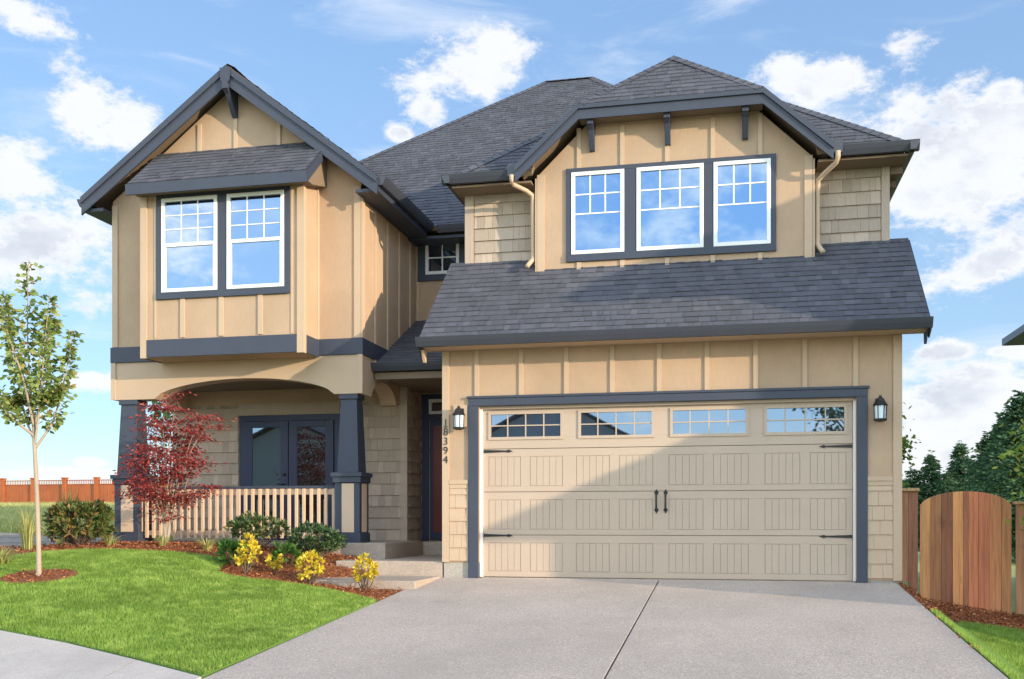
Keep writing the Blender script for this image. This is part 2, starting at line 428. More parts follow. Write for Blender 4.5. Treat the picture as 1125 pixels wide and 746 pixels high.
# ------------------------------------------------------------------ grass, chips
def blades(name, polys, dens, h, w, mat, off, lean=.5):
    X = []; Y = []; H = []
    for poly, d in polys:
        bx = [p[0] for p in poly]; by = [p[1] for p in poly]
        n = int((max(bx)-min(bx))*(max(by)-min(by))*d)
        x = rng.uniform(min(bx), max(bx), n); y = rng.uniform(min(by), max(by), n); k = inpoly(x, y, poly)
        X.append(x[k]); Y.append(y[k])
    X = np.concatenate(X); Y = np.concatenate(Y)
    hole = ((X+8.46)/.46)**2 + ((Y-11.15)/.40)**2 < 1 if name == 'lawn_grass' else np.zeros(len(X), bool)
    X = X[~hole]; Y = Y[~hole]
    n = len(X); Z = g(X, Y)+off
    hh = h*rng.uniform(.55, 1.25, n); th = rng.uniform(0, 2*math.pi, n); ln = rng.uniform(0, lean, n)*hh; ph = rng.uniform(0, 2*math.pi, n)
    B = np.stack([X, Y, Z], 1); S = np.stack([np.cos(th), np.sin(th), 0*th], 1)*(w*rng.uniform(.7, 1.3, n))[:, None]*.5
    T = B + np.stack([np.cos(ph)*ln, np.sin(ph)*ln, hh], 1)
    V = np.stack([B-S, B+S, T], 1).reshape(-1, 3)
    return tag(npmesh(name, V, np.arange(3*n).reshape(n, 3), mat), kind='stuff')
LV = [p for p in LAWN if p[0] > -11.2]
blades('lawn_grass', [(LAWN, 8500)], 0, .034, .0065, m_grass, .01, .8)['label'] = 'mown bright green front lawn between the sidewalk and the mulch bed'
blades('side_grass', [(RL, 5500)], 0, .038, .0065, m_grass, 0, .8)['label'] = 'small green lawn right of the driveway below the wooden gate'
MEAD = [(-75, 62), (-8, 62), (-8, 20), (-10.2, 16.4), (-12.4, 17.9), (-15.5, 19.3), (-45, 23.5)]
blades('meadow_grass', [(MEAD, 90)], 0, .24, .04, m_meadow, -.05, 1.4)['label'] = 'pale unmown meadow grass rising to the red fence'
for nm in ('lawn_grass', 'side_grass', 'meadow_grass'): bpy.data.objects[nm]['category'] = 'grass'
def chips(name, poly, dens, off):
    bx = [p[0] for p in poly]; by = [p[1] for p in poly]; n = int((max(bx)-min(bx))*(max(by)-min(by))*dens)
    x = rng.uniform(min(bx), max(bx), n); y = rng.uniform(min(by), max(by), n); k = inpoly(x, y, poly)
    if name == 'mulch_chips': k &= ~inpoly(x, y, LAWN)
    if name == 'mulch_chips': k &= ~((x > -5.15) & (y > 12.74))
    elif name == 'side_chips': k &= ~inpoly(x, y, RL)
    x = x[k]; y = y[k]
    if name == 'mulch_chips':
        a_ = rng.uniform(0, 6.283, 500); r_ = rng.uniform(0, 1, 500)**.5; x = np.concatenate([x, -8.46+.45*r_*np.cos(a_)]); y = np.concatenate([y, 11.15+.39*r_*np.sin(a_)])
    n = len(x)
    z = g(x, y)+off + rng.uniform(0, .03, n) + np.where(((x+8.46)/.46)**2 + ((y-11.15)/.40)**2 < 1, .03, 0)
    C = np.stack([x, y, z], 1); A = rng.normal(size=(n, 3))*[1, 1, .35]
    return C, A
m_chip = leafmat('mulch_chip', [(0, (.09, .028, .012)), (.5, (.28, .09, .034)), (.9, (.42, .16, .065)), (1, (.55, .32, .18))], .0, .9, .2)
for nm, poly, lab in (('mulch_chips', MULCH, 'reddish brown bark mulch in the planting bed by the porch'), ('side_chips', RM, 'reddish bark mulch at the foot of the cedar gate')):
    C, A = chips(nm, poly, 900, -.005)
    tag(leaves(nm, C, A, np.array(.04), np.array(.016), m_chip), lab, 'mulch', kind='stuff')

# ------------------------------------------------------------------ roof shingles
def clip(poly, axis, val, keep_ge):
    out = []; n = len(poly)
    for i in range(n):
        a = poly[i]; b = poly[(i+1) % n]; ia = (a[axis] >= val) == keep_ge; ib = (b[axis] >= val) == keep_ge
        if ia: out.append(a)
        if ia != ib:
            t = (val-a[axis])/(b[axis]-a[axis]); out.append((a[0]+(b[0]-a[0])*t, a[1]+(b[1]-a[1])*t))
    return out
def shingle_plane(mb, poly, expo=.132, deck=.07):
    P = [Vector(p) for p in poly]
    n = Vector((0,0,0))
    for i in range(len(P)): n += P[i].cross(P[(i+1) % len(P)])
    if n.z < 0: P = P[::-1]; n = -n
    n.normalize(); u = Vector((0,0,1)).cross(n).normalized(); v = n.cross(u); o = P[0]
    q = [((p-o).dot(u), (p-o).dot(v)) for p in P]
    v0 = min(a[1] for a in q); v1 = max(a[1] for a in q)
    mb.prism([p - n*.004 for p in P], -n*deck, 1)
    k = 0; vv = v0
    while vv < v1-1e-4:
        s = clip(clip(q, 1, vv, True), 1, vv+expo, False)
        if len(s) >= 3:
            ua = min(a[0] for a in s); ub = max(a[0] for a in s); uu = ua - random.uniform(0, .3)
            while uu < ub:
                w = random.choice((.08, .10, .13, .16, .20))*random.uniform(.9, 1.1)
                t = clip(clip(s, 0, uu, True), 0, uu+w-.004, False); uu += w
                if len(t) < 3: continue
                lift = random.choice((.008, .010, .014, .017))
                top = []; 
                for a in t:
                    f = (a[1]-vv)/expo; top.append(o+u*a[0]+v*a[1]+n*(lift*(1-f)+.001))
                m = len(top); fs = [tuple(range(m))]; vs = top[:]
                for i in range(m):
                    a, b = t[i], t[(i+1) % m]
                    if abs(a[1]-vv) < 1e-5 and abs(b[1]-vv) < 1e-5:
                        vs += [o+u*a[0]+v*a[1]-n*.003, o+u*b[0]+v*b[1]-n*.003]
                        fs.append(((i+1) % m, i, m, m+1))
                mb.add(vs, fs, 0)
        vv += expo
def cap(mb, p0, p1, w=.13, lift=.018):
    """row of ridge cap shingles"""
    p0 = Vector(p0); p1 = Vector(p1); d = p1-p0; L = d.length; d.normalize(); sd = d.cross(Vector((0,0,1))).normalized()
    n = max(1, int(L/.16))
    for i in range(n):
        a = p0 + d*(L*i/n); b = p0 + d*(L*(i+1)/n)
        z0 = Vector((0,0,lift+.007)); z1 = Vector((0,0,lift)); dn = Vector((0,0,-w*.55))
        vs = [a+z0, b+z1, b+z1+sd*w+dn, a+z0+sd*w+dn, b+z1-sd*w+dn, a+z0-sd*w+dn]
        mb.add(vs, [(0,3,2,1), (0,1,4,5)], 0)

def shakes(mb, x0, x1, z0, z1, y, expo=.188, axis='x', sgn=-1, tmax=.032):
    """lapped cedar shakes on a wall; axis x: wall along X at Y=y facing -Y; axis y: wall along Y at X=y facing sgn"""
    z = z0
    while z < z1-.02:
        zt = min(z+expo, z1); u = x0 - random.uniform(0, .25)
        while u < x1:
            w = random.choice((.09, .12, .15, .19, .24, .30)); a = max(u, x0); b = min(u+w-.003, x1); u += w
            if b-a < .004: continue
            t = tmax*random.uniform(.95, 1.05); zz = z
            prof = [(0, zz), (-t, zz), (-.007, zt+.002), (0, zt+.002)]
            if axis == 'x': mb.prism([(a, y+p, q) for p, q in prof], (b-a, 0, 0))
            else: mb.prism([(y-p*sgn, a, q) for p, q in prof], (0, b-a, 0))
        z += expo

# ================================================================== HOUSE
house = empty('house', (-3.9, 14.9, 0), 'tan two storey house with slate trim, dark shingle roofs and a wide garage door', 'house')
H = house
YW, YB, YG, YD, YS = 14.9, 14.32, 14.0, 14.92, 15.2
EZ = 5.97
# ---- walls of the left wing (upper storey)
RX, RZ = -7.74, 7.88            # ridge
mb = MB()
mb.prism([(-9.93, YW, 3.38), (-5.63, YW, 3.38), (-5.63, YW, 6.08), (RX, YW, 7.74), (-9.93, YW, 6.02)], (0, 2.9, 0))
mb.build('wing_wall', m_tan, H)
mb = MB()
def bat(mb, x, z0, z1, y, w=.062, t=.022): mb.box(x-w/2, x+w/2, y-t, y-.001, z0, z1)
for x in (-8.37, RX, -7.0): bat(mb, x, 6.6, 7.66-abs(x-RX)*.79, YW)
bat(mb, -9.88, 3.64, 5.95, YW, .10); bat(mb, -5.69, 3.64, 5.98, YW, .11)
for y in (15.5, 16.1, 16.7, 17.3): mb.box(-5.629, -5.608, y-.031, y+.031, 3.3, 5.75)
mb.box(-5.629, -5.605, YW-.02, YW+.09, 3.64, 5.8)
build_each(mb, 'batten', m_tantrim, H)
mb = MB()                      # slate belly band of the wing
mb.box(-9.95, -5.61, YW-.03, YW-.001, 3.385, 3.635); mb.box(-5.629, -5.60, YW-.028, 17.6, 3.387, 3.633); mb.box(-9.96, -9.931, YW-.028, 17.6, 3.387, 3.633)
build_each(mb, 'belly_band', m_dark, H, bevel=.004)
# ---- arched porch beams
def arch(x0, x1, zlo, zsp, zt, n=24):
    pts = [(x0-.0, zsp)]
    for i in range(n+1):
        t = i/n; pts.append((x0+(x1-x0)*t, zsp+(zlo-zsp)*math.sin(math.pi*t)**.85))
    return pts
mb = MB()
def archbeam(mb, a0, a1, s0, s1, zs, zc_, ztop, fn, off, n=26):
    """strip of quads from arch underside to top so that the solid stays convex per piece"""
    us = [a0, s0] + [s0+(s1-s0)*(i+1)/n for i in range(n)] + [a1]
    def zu(u):
        if u <= s0 or u >= s1: return zs
        t = (u-s0)/(s1-s0); return zs + (zc_-zs)*(1-(2*t-1)**2)**.62
    vs = []; m = len(us)
    for u in us: vs += [fn(u, zu(u), 0), fn(u, ztop, 0), fn(u, ztop, 1), fn(u, zu(u), 1)]
    fs = []
    for i in range(m-1):
        for k in range(4): fs.append((4*i+k, 4*i+(k+1) % 4, 4*i+4+(k+1) % 4, 4*i+4+k))
    fs += [(0,1,2,3), (4*m-1, 4*m-2, 4*m-3, 4*m-4)]
    mb.add(vs, fs)
archbeam(mb, -9.93, -5.63, -9.18, -6.08, 2.78, 3.07, 3.383, lambda u, z, k: (u, YW+.3*k, z), .3)
o = mb.build('porch_arch', m_tantrim, H)
mb = MB(); archbeam(mb, 15.201, 16.72, 15.35, 16.55, 2.78, 3.07, 3.383, lambda u, z, k: (-5.63-.28*k, u, z), 0); mb.build('porch_arch', m_tantrim, H)
mb = MB(); archbeam(mb, 15.201, 16.72, 15.35, 16.55, 2.78, 3.07, 3.383, lambda u, z, k: (-9.65-.28*k, u, z), 0); mb.build('porch_arch', m_tantrim, H)
for o in [o for o in H.children if o.name.startswith('porch_arch')]:
    bm = bmesh.new(); bm.from_mesh(o.data); bmesh.ops.recalc_face_normals(bm, faces=bm.faces); bm.to_mesh(o.data); bm.free()
mb = MB()
mb.box(-9.955, -9.87, YW-.02, YW-.001, 2.78, 3.384); mb.box(-5.69, -5.608, YW-.02, YW-.001, 2.78, 3.384)
build_each(mb, 'corner_board', m_tantrim, H)
mb = MB(); mb.box(-9.64, -5.92, YW+.301, 16.69, 3.12, 3.2); mb.build('porch_ceiling', m_soffit_shade, H)
# ---- porch back wall with shakes
mb = MB(); mb.box(-9.93, -5.5, 16.72, 17.2, .0, 3.385); mb.build('porch_wall', m_tan, H)
for a in ((-9.9, -8.63, .47, 2.86, 16.72, .195), (-6.72, -5.60, .47, 2.86, 16.72, .195), (16.80, 17.6, .47, 3.1, -5.5, .195, 'y', 1)):
    mb = MB(); shakes(mb, *a); mb.build('shake_siding', m_shake, H)
mb = MB(); mb.box(-5.6, -5.478, 16.69, 16.80, .46, 3.1); mb.box(-8.64, -6.71, 16.70, 16.719, 2.68, 2.88); build_each(mb, 'corner_board', m_shake, H)
# ---- porch slab and steps
mb = MB()
mb.box(-9.98, -5.22, 14.83, 16.72, .0, .468); mb.box(-5.22, -4.07, 16.75, 17.5, .0, .45)
build_each(mb, 'porch_slab', m_step, H, bevel=.012)
mb = MB(); mb.box(-5.70, -4.07, 14.02, 14.829, -.1, .225); mb.box(-5.215, -4.07, 14.829, 16.749, -.1, .222); mb.build('porch_step', m_step, H, bevel=.015)
mb = MB(); mb.box(-5.60, -4.09, 12.80, 14.018, -.22, .018); mb.build('porch_step', m_step, H, bevel=.015)
# ---- porch columns
def column(x0, x1):
    cx = (x0+x1)/2; y0, y1 = YW-.03, YW+.37; w = (x1-x0)
    mb = MB()
    mb.box(x0-.02, x1+.02, y0-.02, y1+.02, .461, .62)
    mb.box(x0, x1, y0, y1, .62, 1.40)
    c = mb.build('porch_column', m_dark, H, bevel=.006)
    mb = MB(); mb.box(x0+.12, x1-.09, y0-.008, y0+.001, .63, 1.385); mb.box(x1-.001, x1+.008, y0+.1, y1-.1, .63, 1.385); mb.build('column_panel', m_post, c)
    mb = MB(); mb.box(x0-.05, x1+.05, y0-.05, y1+.05, 1.49, 1.555); mb.box(x0-.025, x1+.025, y0-.025, y1+.025, 1.40, 1.49); mb.build('column_cap', m_dark, c, bevel=.006)
    mb = MB(); a = w*.43; b = w*.32; yc = (y0+y1)/2
    vs = [(cx+i*a, yc+j*a, 1.556) for i, j in ((-1,-1),(1,-1),(1,1),(-1,1))] + [(cx+i*b, yc+j*b, 2.70) for i, j in ((-1,-1),(1,-1),(1,1),(-1,1))]
    mb.add(vs, [(3,2,1,0),(4,5,6,7),(0,1,5,4),(1,2,6,5),(2,3,7,6),(3,0,4,7)])
    mb.build('column_shaft', m_dark, c, bevel=.008)
    mb = MB(); mb.box(cx-w*.38, cx+w*.38, yc-w*.38, yc+w*.38, 2.70, 2.779); mb.build('column_capital', m_dark, c, bevel=.006)
column(-9.88, -9.45); column(-6.06, -5.65)
# ---- railing
mb = MB(); mb.box(-9.42, -6.08, 14.98, 15.10, 1.315, 1.36); mb.box(-9.80, -9.69, 15.3, 16.7, 1.315, 1.36)
rail = mb.build('porch_railing', m_dark, H, bevel=.004)
mb = MB(); mb.box(-9.42, -6.08, 15.00, 15.08, 1.22, 1.314); mb.box(-9.42, -6.08, 15.00, 15.08, .57, .65)
mb.box(-9.78, -9.71, 15.3, 16.7, 1.22, 1.314); mb.box(-9.78, -9.71, 15.3, 16.7, .57, .65); mb.build('rail_board', m_post, rail, bevel=.004)
for i in range(27):
    x = -9.36 + i*(3.24/26); w = .023; b = .5 if i == 13 else .57
    if i == 13: w = .032
    mb = MB(); mb.box(x-w, x+w, 14.96, 14.999, b-.04, 1.314); mb.build('baluster', m_post, rail, bevel=.003)
for i in range(9):
    y = 15.4+i*.15; mb = MB(); mb.box(-9.82, -9.781, y-.022, y+.022, .55, 1.314); mb.build('baluster', m_post, rail)
# ---- windows
def window(x0, x1, z0, z1, y, style, mg=None, glass=None):
    """white vinyl window facing -Y, its frame front at Y=y"""
    fr = .055; mb = MB()
    mb.box(x0, x0+fr, y, y+.041, z0, z1); mb.box(x1-fr, x1, y, y+.041, z0, z1)
    mb.box(x0+fr, x1-fr, y, y+.041, z1-fr, z1); mb.box(x0+fr, x1-fr, y, y+.041, z0, z0+fr)
    if style == 'hung':
        zm = (z0+z1)/2; mb.box(x0+fr, x1-fr, y+.006, y+.0405, zm-.028, zm+.028)
        mb.box(x0+fr, x0+fr+.022, y+.010, y+.0405, z0+fr, zm-.028); mb.box(x1-fr-.022, x1-fr, y+.010, y+.0405, z0+fr, zm-.028)
    w = mb.build('window', m_white, H, bevel=.003)
    gx0, gx1, gz0, gz1 = x0+fr, x1-fr, z0+fr, z1-fr
    gb = MB(); gb.box(gx0, gx1, y+.028, y+.036, gz0, gz1); gb.build('glass_pane', glass or m_glass, w)
    mt = MB(); t = .008
    if style == 'hung':
        zl = (z0+z1)/2+.028
        for k in (1, 2): xx = gx0+(gx1-gx0)*k/3; mt.box(xx-t, xx+t, y+.0185, y+.027, zl, gz1)
        for k in (1, 2): zz = zl+(gz1-zl)*k/3; mt.box(gx0, gx1, y+.0195, y+.0265, zz-t, zz+t)
    elif style == 'picture':
        zl = gz0+(gz1-gz0)*.49; zk = gz0+(gz1-gz0)*.75; t = .010
        for k in (1, 2): xx = gx0+(gx1-gx0)*k/3; mt.box(xx-t, xx+t, y+.0185, y+.027, zl, gz1)
        for zz in (zl, zk): mt.box(gx0, gx1, y+.0195, y+.0265, zz-t, zz+t)
    elif style == 'four':
        xx = (gx0+gx1)/2; zz = (gz0+gz1)/2; t = .011
        mt.box(xx-t, xx+t, y+.0185, y+.027, gz0, gz1); mt.box(gx0, gx1, y+.0195, y+.0265, zz-t, zz+t)
    if mt.v: mt.build('muntin_grid', m_white, w)
    return w
def surround(x0, x1, z0, z1, holes, y, t=.03):
    """slate board surround with openings (x0,x1) for the windows, all between hz0 and hz1"""
    mb = MB(); hz0 = holes[0][2]; hz1 = holes[0][3]
    mb.box(x0, x1, y-t, y-.001, hz1, z1); mb.box(x0, x1, y-t-.012, y-.001, z0, hz0)
    e = [x0] + [v for h in holes for v in h[:2]] + [x1]
    for i in range(0, len(e), 2): mb.box(e[i], e[i+1], y-t, y-.001, hz0, hz1)
    return mb.build('window_trim', m_dark, H, bevel=.004)
# ---- bay
mb = MB(); mb.box(-9.03, -6.34, YB, YW-.002, 3.36, 6.15); mb.build('bay_wall', m_tan, H)
mb = MB()
for x in (-8.33, -7.68, -7.03): bat(mb, x, 3.64, 4.26, YB, .075)
for x in (-8.985, -6.385): bat(mb, x, 3.34, 5.85, YB, .09, .024)
mb.box(-6.339, -6.318, YB-.024, YB+.07, 3.34, 5.95); mb.box(-6.339, -6.32, YW-.07, YW-.003, 3.63, 6.3)
mb.box(-9.052, -9.031, YB-.024, YB+.07, 3.34, 5.95)
for x in (-8.80, -6.52): bat(mb, x, 3.64, 5.85, YB, .03, .012)
build_each(mb, 'batten', m_tantrim, H)
mb = MB(); mb.box(-8.94, -6.43, YB-.03, YB-.001, 3.35, 3.62); mb.box(-6.339, -6.312, YB+.072, YW-.03, 3.35, 3.62); mb.box(-9.058, -9.031, YB+.072, YW-.03, 3.35, 3.62)
build_each(mb, 'bay_band', m_dark, H, bevel=.004)
b1 = (-8.68, -7.735, 4.345, 5.80); b2 = (-7.575, -6.635, 4.345, 5.80)
surround(-8.77, -6.55, 4.24, 5.87, [b1, b2], YB)
window(*b1, YB-.042, 'hung'); window(*b2, YB-.042, 'hung')
# ---- bay roof
mb = MB()
A = [(-9.10, 14.03, 5.98), (-6.17, 14.03, 5.98), (-6.17, 14.899, 6.73), (-9.10, 14.899, 6.73)]
shingle_plane(mb, A, .12, .05); mb.build('bay_roof', [m_shingle, m_dark], H)
mb = MB(); mb.box(-9.12, -6.15, 14.00, 14.035, 5.80, 5.965)
for x in (-9.12, -6.17):
    mb.prism([(x, 14.036, 5.80), (x, 14.036, 5.96), (x, 14.895, 6.70), (x, 14.895, 6.55)], (.022, 0, 0))
build_each(mb, 'bay_fascia', m_dark, H)
mb = MB(); mb.prism([(-9.09, 14.04, 5.86), (-9.09, 14.04, 5.88), (-9.09, 14.88, 6.60), (-9.09, 14.88, 6.0), (-9.09, 14.33, 5.86)], (2.9, 0, 0)); mb.build('bay_soffit', m_soffit_shade, H)

# ---- gable roof of the wing
GF = 14.62; EL, ER = -10.29, -5.27; EZ = 6.02
kl = (RZ-EZ+.02)/(RX-EL); 
mb = MB()
shingle_plane(mb, [(EL, GF, EZ), (RX, GF, RZ+.05), (RX, 20.6, RZ+.05), (EL, 17.3, EZ)], .145)
shingle_plane(mb, [(ER, GF, EZ), (RX, GF, RZ+.05), (RX, 20.6, RZ+.05), (ER, 17.3, EZ)], .145)
cap(mb, (RX, GF, RZ+.05), (RX, 20.4, RZ+.05))
mb.build('gable_roof', [m_shingle, m_soffit_shade], H)
mb = MB()
zr = RZ+.03
for e in (EL, ER):
    s = 1 if e > RX else -1
    # barge board (deep) and the moulding above it
    mb.prism([(RX, GF, zr-.02), (e, GF, EZ-.02), (e, GF, EZ-.28), (RX, GF, zr-.30)], (0, -.035, 0))
    mb.prism([(RX, GF-.036, zr+.0), (e, GF-.036, EZ), (e, GF-.036, EZ-.10), (RX, GF-.036, zr-.11)], (0, -.03, 0))
build_each(mb, 'barge_board', m_dark, H)
mb = MB(); mb.prism([(RX-.09, GF-.067, zr-.05), (RX+.09, GF-.067, zr-.05), (RX+.075, GF-.067, zr-.24), (RX, GF-.067, zr-.34), (RX-.075, GF-.067, zr-.24)], (0, -.02, 0)); mb.build('gable_block', m_dark, H)
def bracket(x, y0, y1, zt, h, name='eave_bracket'):
    mb = MB()
    mb.box(x-.045, x+.045, y0, y1, zt-.09, zt)
    mb.prism([(x-.04, y1, zt-.09), (x-.04, y1, zt-h), (x-.04, y1-.05, zt-h), (x-.04, y0+.10, zt-.14), (x-.04, y0+.02, zt-.09)], (.08, 0, 0))
    return mb.build(name, m_dark, H, bevel=.005)
bracket(RX, GF-.10, YW-.002, 7.62, .42)
# gutters along the wing
def gutter(p0, p1, out, name='gutter'):
    p0 = Vector(p0); p1 = Vector(p1); o_ = Vector(out)
    mb = MB(); prof = [(0, -.13), (.07, -.13), (.105, -.06), (.12, -.015), (.125, 0), (.10, 0), (.0, -.01)]
    mb.prism([p0 + o_*a + Vector((0,0,b)) for a, b in prof], p1-p0); return mb.build(name, m_gutter, H, bevel=.003)
gutter((ER, GF+.02, EZ+.0), (ER, 17.2, EZ+.0), (1, 0, 0)); gutter((EL, GF+.02, EZ), (EL, 17.2, EZ), (-1, 0, 0))
mb = MB(); mb.box(-5.629, ER, GF+.02, 17.6, 5.80, 5.85); mb.box(EL, -9.931, GF+.02, 17.6, 5.80, 5.85); mb.box(ER-.02, ER+.0, GF, 17.2, 5.851, 5.97)
mb.box(-10.3, -4.0, 17.2, 17.66, 5.765, 5.815); build_each(mb, 'soffit', m_dark, H)
# ---- main hip roof and main body
EZ = 5.97
mb = MB(); mb.box(-9.88, 2.08, 17.65, 28.8, -.6, 5.85); mb.build('main_wall', m_tan, H)
a0, a1, a2, a3 = (-10.3, 17.2, EZ), (2.33, 17.2, EZ), (2.33, 29.28, EZ), (-10.3, 29.28, EZ); r0, r1 = (-4.26, 23.24, 10.98), (-3.18, 23.24, 10.98)
mb = MB(); shingle_plane(mb, [a0, a1, r1, r0]); shingle_plane(mb, [a1, a2, r1]); shingle_plane(mb, [a3, a0, r0], .3); shingle_plane(mb, [a2, a3, r0, r1], .3)
cap(mb, a0, r0); cap(mb, a1, r1); cap(mb, r0, r1)
mb.build('hip_roof', [m_shingle, m_soffit_shade], H)
gutter((-5.07, 17.2, EZ), (-4.3, 17.2, EZ), (0, -1, 0))
# recess between wing and garage: upper small window, entry roof, door
ws = (-5.44, -4.81, 5.24, 5.84)
surround(-5.585, -4.62, 5.13, 5.93, [ws], 17.65); window(*ws, 17.65-.042, 'four')
window(-4.60, -4.1, 5.24, 5.84, 17.65-.042, 'plain')
mb = MB(); mb.box(-5.605, -5.55, 17.62, 17.649, 3.3, 5.12); build_each(mb, 'batten', m_tantrim, H)
mb = MB(); shingle_plane(mb, [(-5.62, 15.42, 3.30), (-4.07, 15.42, 3.30), (-4.07, 17.64, 4.42), (-5.62, 17.64, 4.42)], .14); mb.build('entry_roof', [m_shingle, m_soffit_shade], H)
gutter((-5.66, 15.42, 3.31), (-4.07, 15.42, 3.31), (0, -1, 0))
mb = MB(); mb.box(-5.598, -4.07, 15.42, 15.56, 3.06, 3.165); mb.build('entry_beam', m_soffit_shade, H)
mb = MB(); mb.box(-5.49, -4.07, 15.56, 17.5, 3.10, 3.14); mb.build('entry_ceiling', m_soffit_shade, H)
mb = MB(); mb.box(-5.49, -4.07, 17.5, 17.6, .2, 3.1); mb.build('entry_wall', m_tan, H)
mb = MB(); mb.box(-5.46, -5.33, 17.46, 17.499, .45, 2.98); mb.box(-4.28, -4.15, 17.46, 17.499, .45, 2.98); mb.box(-5.46, -4.15, 17.455, 17.499, 2.98, 3.06)
mb.box(-5.33, -4.28, 17.46, 17.499, 2.62, 2.70)
build_each(mb, 'door_trim', m_navy, H)
mb = MB(); mb.box(-5.30, -4.30, 17.44, 17.498, .47, 2.61); fd = mb.build('front_door', m_navy, H)
mb = MB()
for x0, x1 in ((-5.235, -5.02), (-4.98, -4.78), (-4.74, -4.5)): mb.box(x0, x1, 17.425, 17.439, .6, 2.5)
build_each(mb, 'door_panel', m_red, fd)
mb = MB(); mb.box(-5.06, -5.02, 17.40, 17.424, 1.85, 2.3); mb.box(-5.07, -5.02, 17.36, 17.424, 1.75, 1.8); mb.build('door_handle', m_black, fd)
window(-5.325, -4.29, 2.71, 2.975, 17.45, 'plain', glass=m_glassd)
# ---- french doors on the porch
mb = MB(); mb.box(-8.60, -8.50, 16.68, 16.719, .46, 2.67); mb.box(-6.80, -6.70, 16.68, 16.719, .46, 2.67); mb.box(-8.5, -6.8, 16.68, 16.719, 2.57, 2.67); build_each(mb, 'door_trim', m_navy, H)
def fdoor(x0, x1):
    mb = MB(); st = .15; y0, y1 = 16.655, 16.70
    mb.box(x0, x0+st, y0, y1, .47, 2.565); mb.box(x1-st, x1, y0, y1, .47, 2.565)
    mb.box(x0+st, x1-st, y0, y1, 2.45, 2.565); mb.box(x0+st, x1-st, y0, y1, .47, .78)
    d = mb.build('french_door', m_navy, H, bevel=.006)
    mb = MB(); mb.box(x0+st, x1-st, y0+.02, y1, .78, 2.45); mb.build('glass_pane', m_glassd, d)
    return d
f1 = fdoor(-8.495, -7.66); f2 = fdoor(-7.645, -6.81)
mb = MB(); mb.tube([(-7.73, 16.66, 1.62), (-7.73, 16.60, 1.62)], .022); mb.tube([(-7.73, 16.655, 1.45), (-7.73, 16.59, 1.45), (-7.83, 16.585, 1.45)], .012); mb.build('door_handle', m_black, f1)

# ---- garage storey
mb = MB()
mb.box(-4.06, -3.53, YG, YG+.15, .22, 3.25); mb.box(1.56, 2.12, YG, YG+.15, .03, 3.25); mb.box(-3.53, 1.56, YG, YG+.149, 2.44, 3.25)
mb.build('garage_wall', m_tan, H)
for xa, zb in ((-4.06, .2), (2.0, -.3)):
    mb = MB(); mb.prism([(xa, YG+.151, zb), (xa, 17.64, zb), (xa, 17.64, 4.6), (xa, 15.21, 4.6), (xa, YG+.151, 3.60)], (.115, 0, 0)); mb.build('garage_wall', m_tan, H)
mb = MB(); mb.box(-4.05, -3.54, YG+.01, YG+.14, -.15, .219); mb.box(1.57, 2.11, YG+.01, YG+.14, -.25, .029); mb.box(-4.05, -3.96, YG+.14, 17.5, -.2, .199); build_each(mb, 'foundation', m_found, H)
mb = MB()
for x in (-3.56, -2.92, -2.28, -1.64, -1.0, -.36, .28, .91, 1.55): bat(mb, x, 2.57 if -3.7 < x < 1.7 else 1.4, 3.22, YG)
bat(mb, -4.015, .22, 3.22, YG, .10, .026); bat(mb, 2.07, .03, 3.22, YG, .11, .026)
for a, b in ((-3.96, -3.69), (1.70, 2.012)): mb.box(a, b, YG-.03, YG-.001, 1.33, 1.385); mb.box(a, b, YG-.018, YG-.001, 1.27, 1.33)
build_each(mb, 'batten', m_tantrim, H)
for a in ((-3.96, -3.69, .24, 1.268, YG, .188), (1.70, 2.012, .06, 1.268, YG, .19)):
    mb = MB(); shakes(mb, *a, tmax=.022); mb.build('shake_siding', m_tantrim, H)
# garage door surround
mb = MB()
mb.box(-3.68, -3.535, YG-.035, YG+.149, .0, 2.43); mb.box(1.565, 1.70, YG-.035, YG+.149, .0, 2.43); mb.box(-3.68, 1.70, YG-.035, YG+.148, 2.43, 2.535)
mb.box(-3.70, 1.72, YG-.05, YG-.001, 2.535, 2.57)
mb.build('garage_door_trim', m_dark, H, bevel=.005)
mb = MB(); mb.box(-3.534, -3.495, YG+.06, YG+.145, .01, 2.395); mb.box(1.53, 1.564, YG+.06, YG+.145, .01, 2.395); build_each(mb, 'weather_strip', m_white, H)
mb = MB(); mb.box(-3.534, 1.564, YG+.055, YG+.145, 2.39, 2.429); build_each(mb, 'weather_strip', m_door, H)
# garage door of four sections
gd = MB(); gd.box(-3.50, 1.535, YG+.146, YG+.16, .005, 2.42); gd = gd.build('garage_door', m_door, H)
sec = [0.012, .607, 1.217, 1.827, 2.39]
X0, X1 = -3.49, 1.525; DY = YG+.145
pan = []
W = [(-3.42, -2.95), (-2.82, -2.35), (-2.16, -1.69), (-1.56, -1.09), (-.88, -.41), (-.28, .19), (.40, .86), (.985, 1.45)]
for k in range(3):
    z0, z1 = sec[k]+.004, sec[k+1]-.004
    mb = MB(); p0, p1 = z0+.075, z1-.105
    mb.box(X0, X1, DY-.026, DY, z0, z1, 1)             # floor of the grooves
    f = DY-.032
    mb.box(X0, X1, f, DY-.0265, z0, p0); mb.box(X0, X1, f, DY-.0265, p1, z1)
    e = [X0] + [v for w in W for v in w] + [X1]
    for i in range(0, len(e), 2): mb.box(e[i], e[i+1], f, DY-.0265, p0, p1)
    for a, b in W:
        a += .007; b -= .007; n = 5; 
        for i in range(n):
            xa = a+(b-a)*i/n; xb = a+(b-a)*(i+1)/n
            mb.box(xa+.003, xb-.003, f+.001, DY-.0265, p0+.008, p1-.008)
    mb.build('door_section', [m_door, m_groove], gd, bevel=.0025)
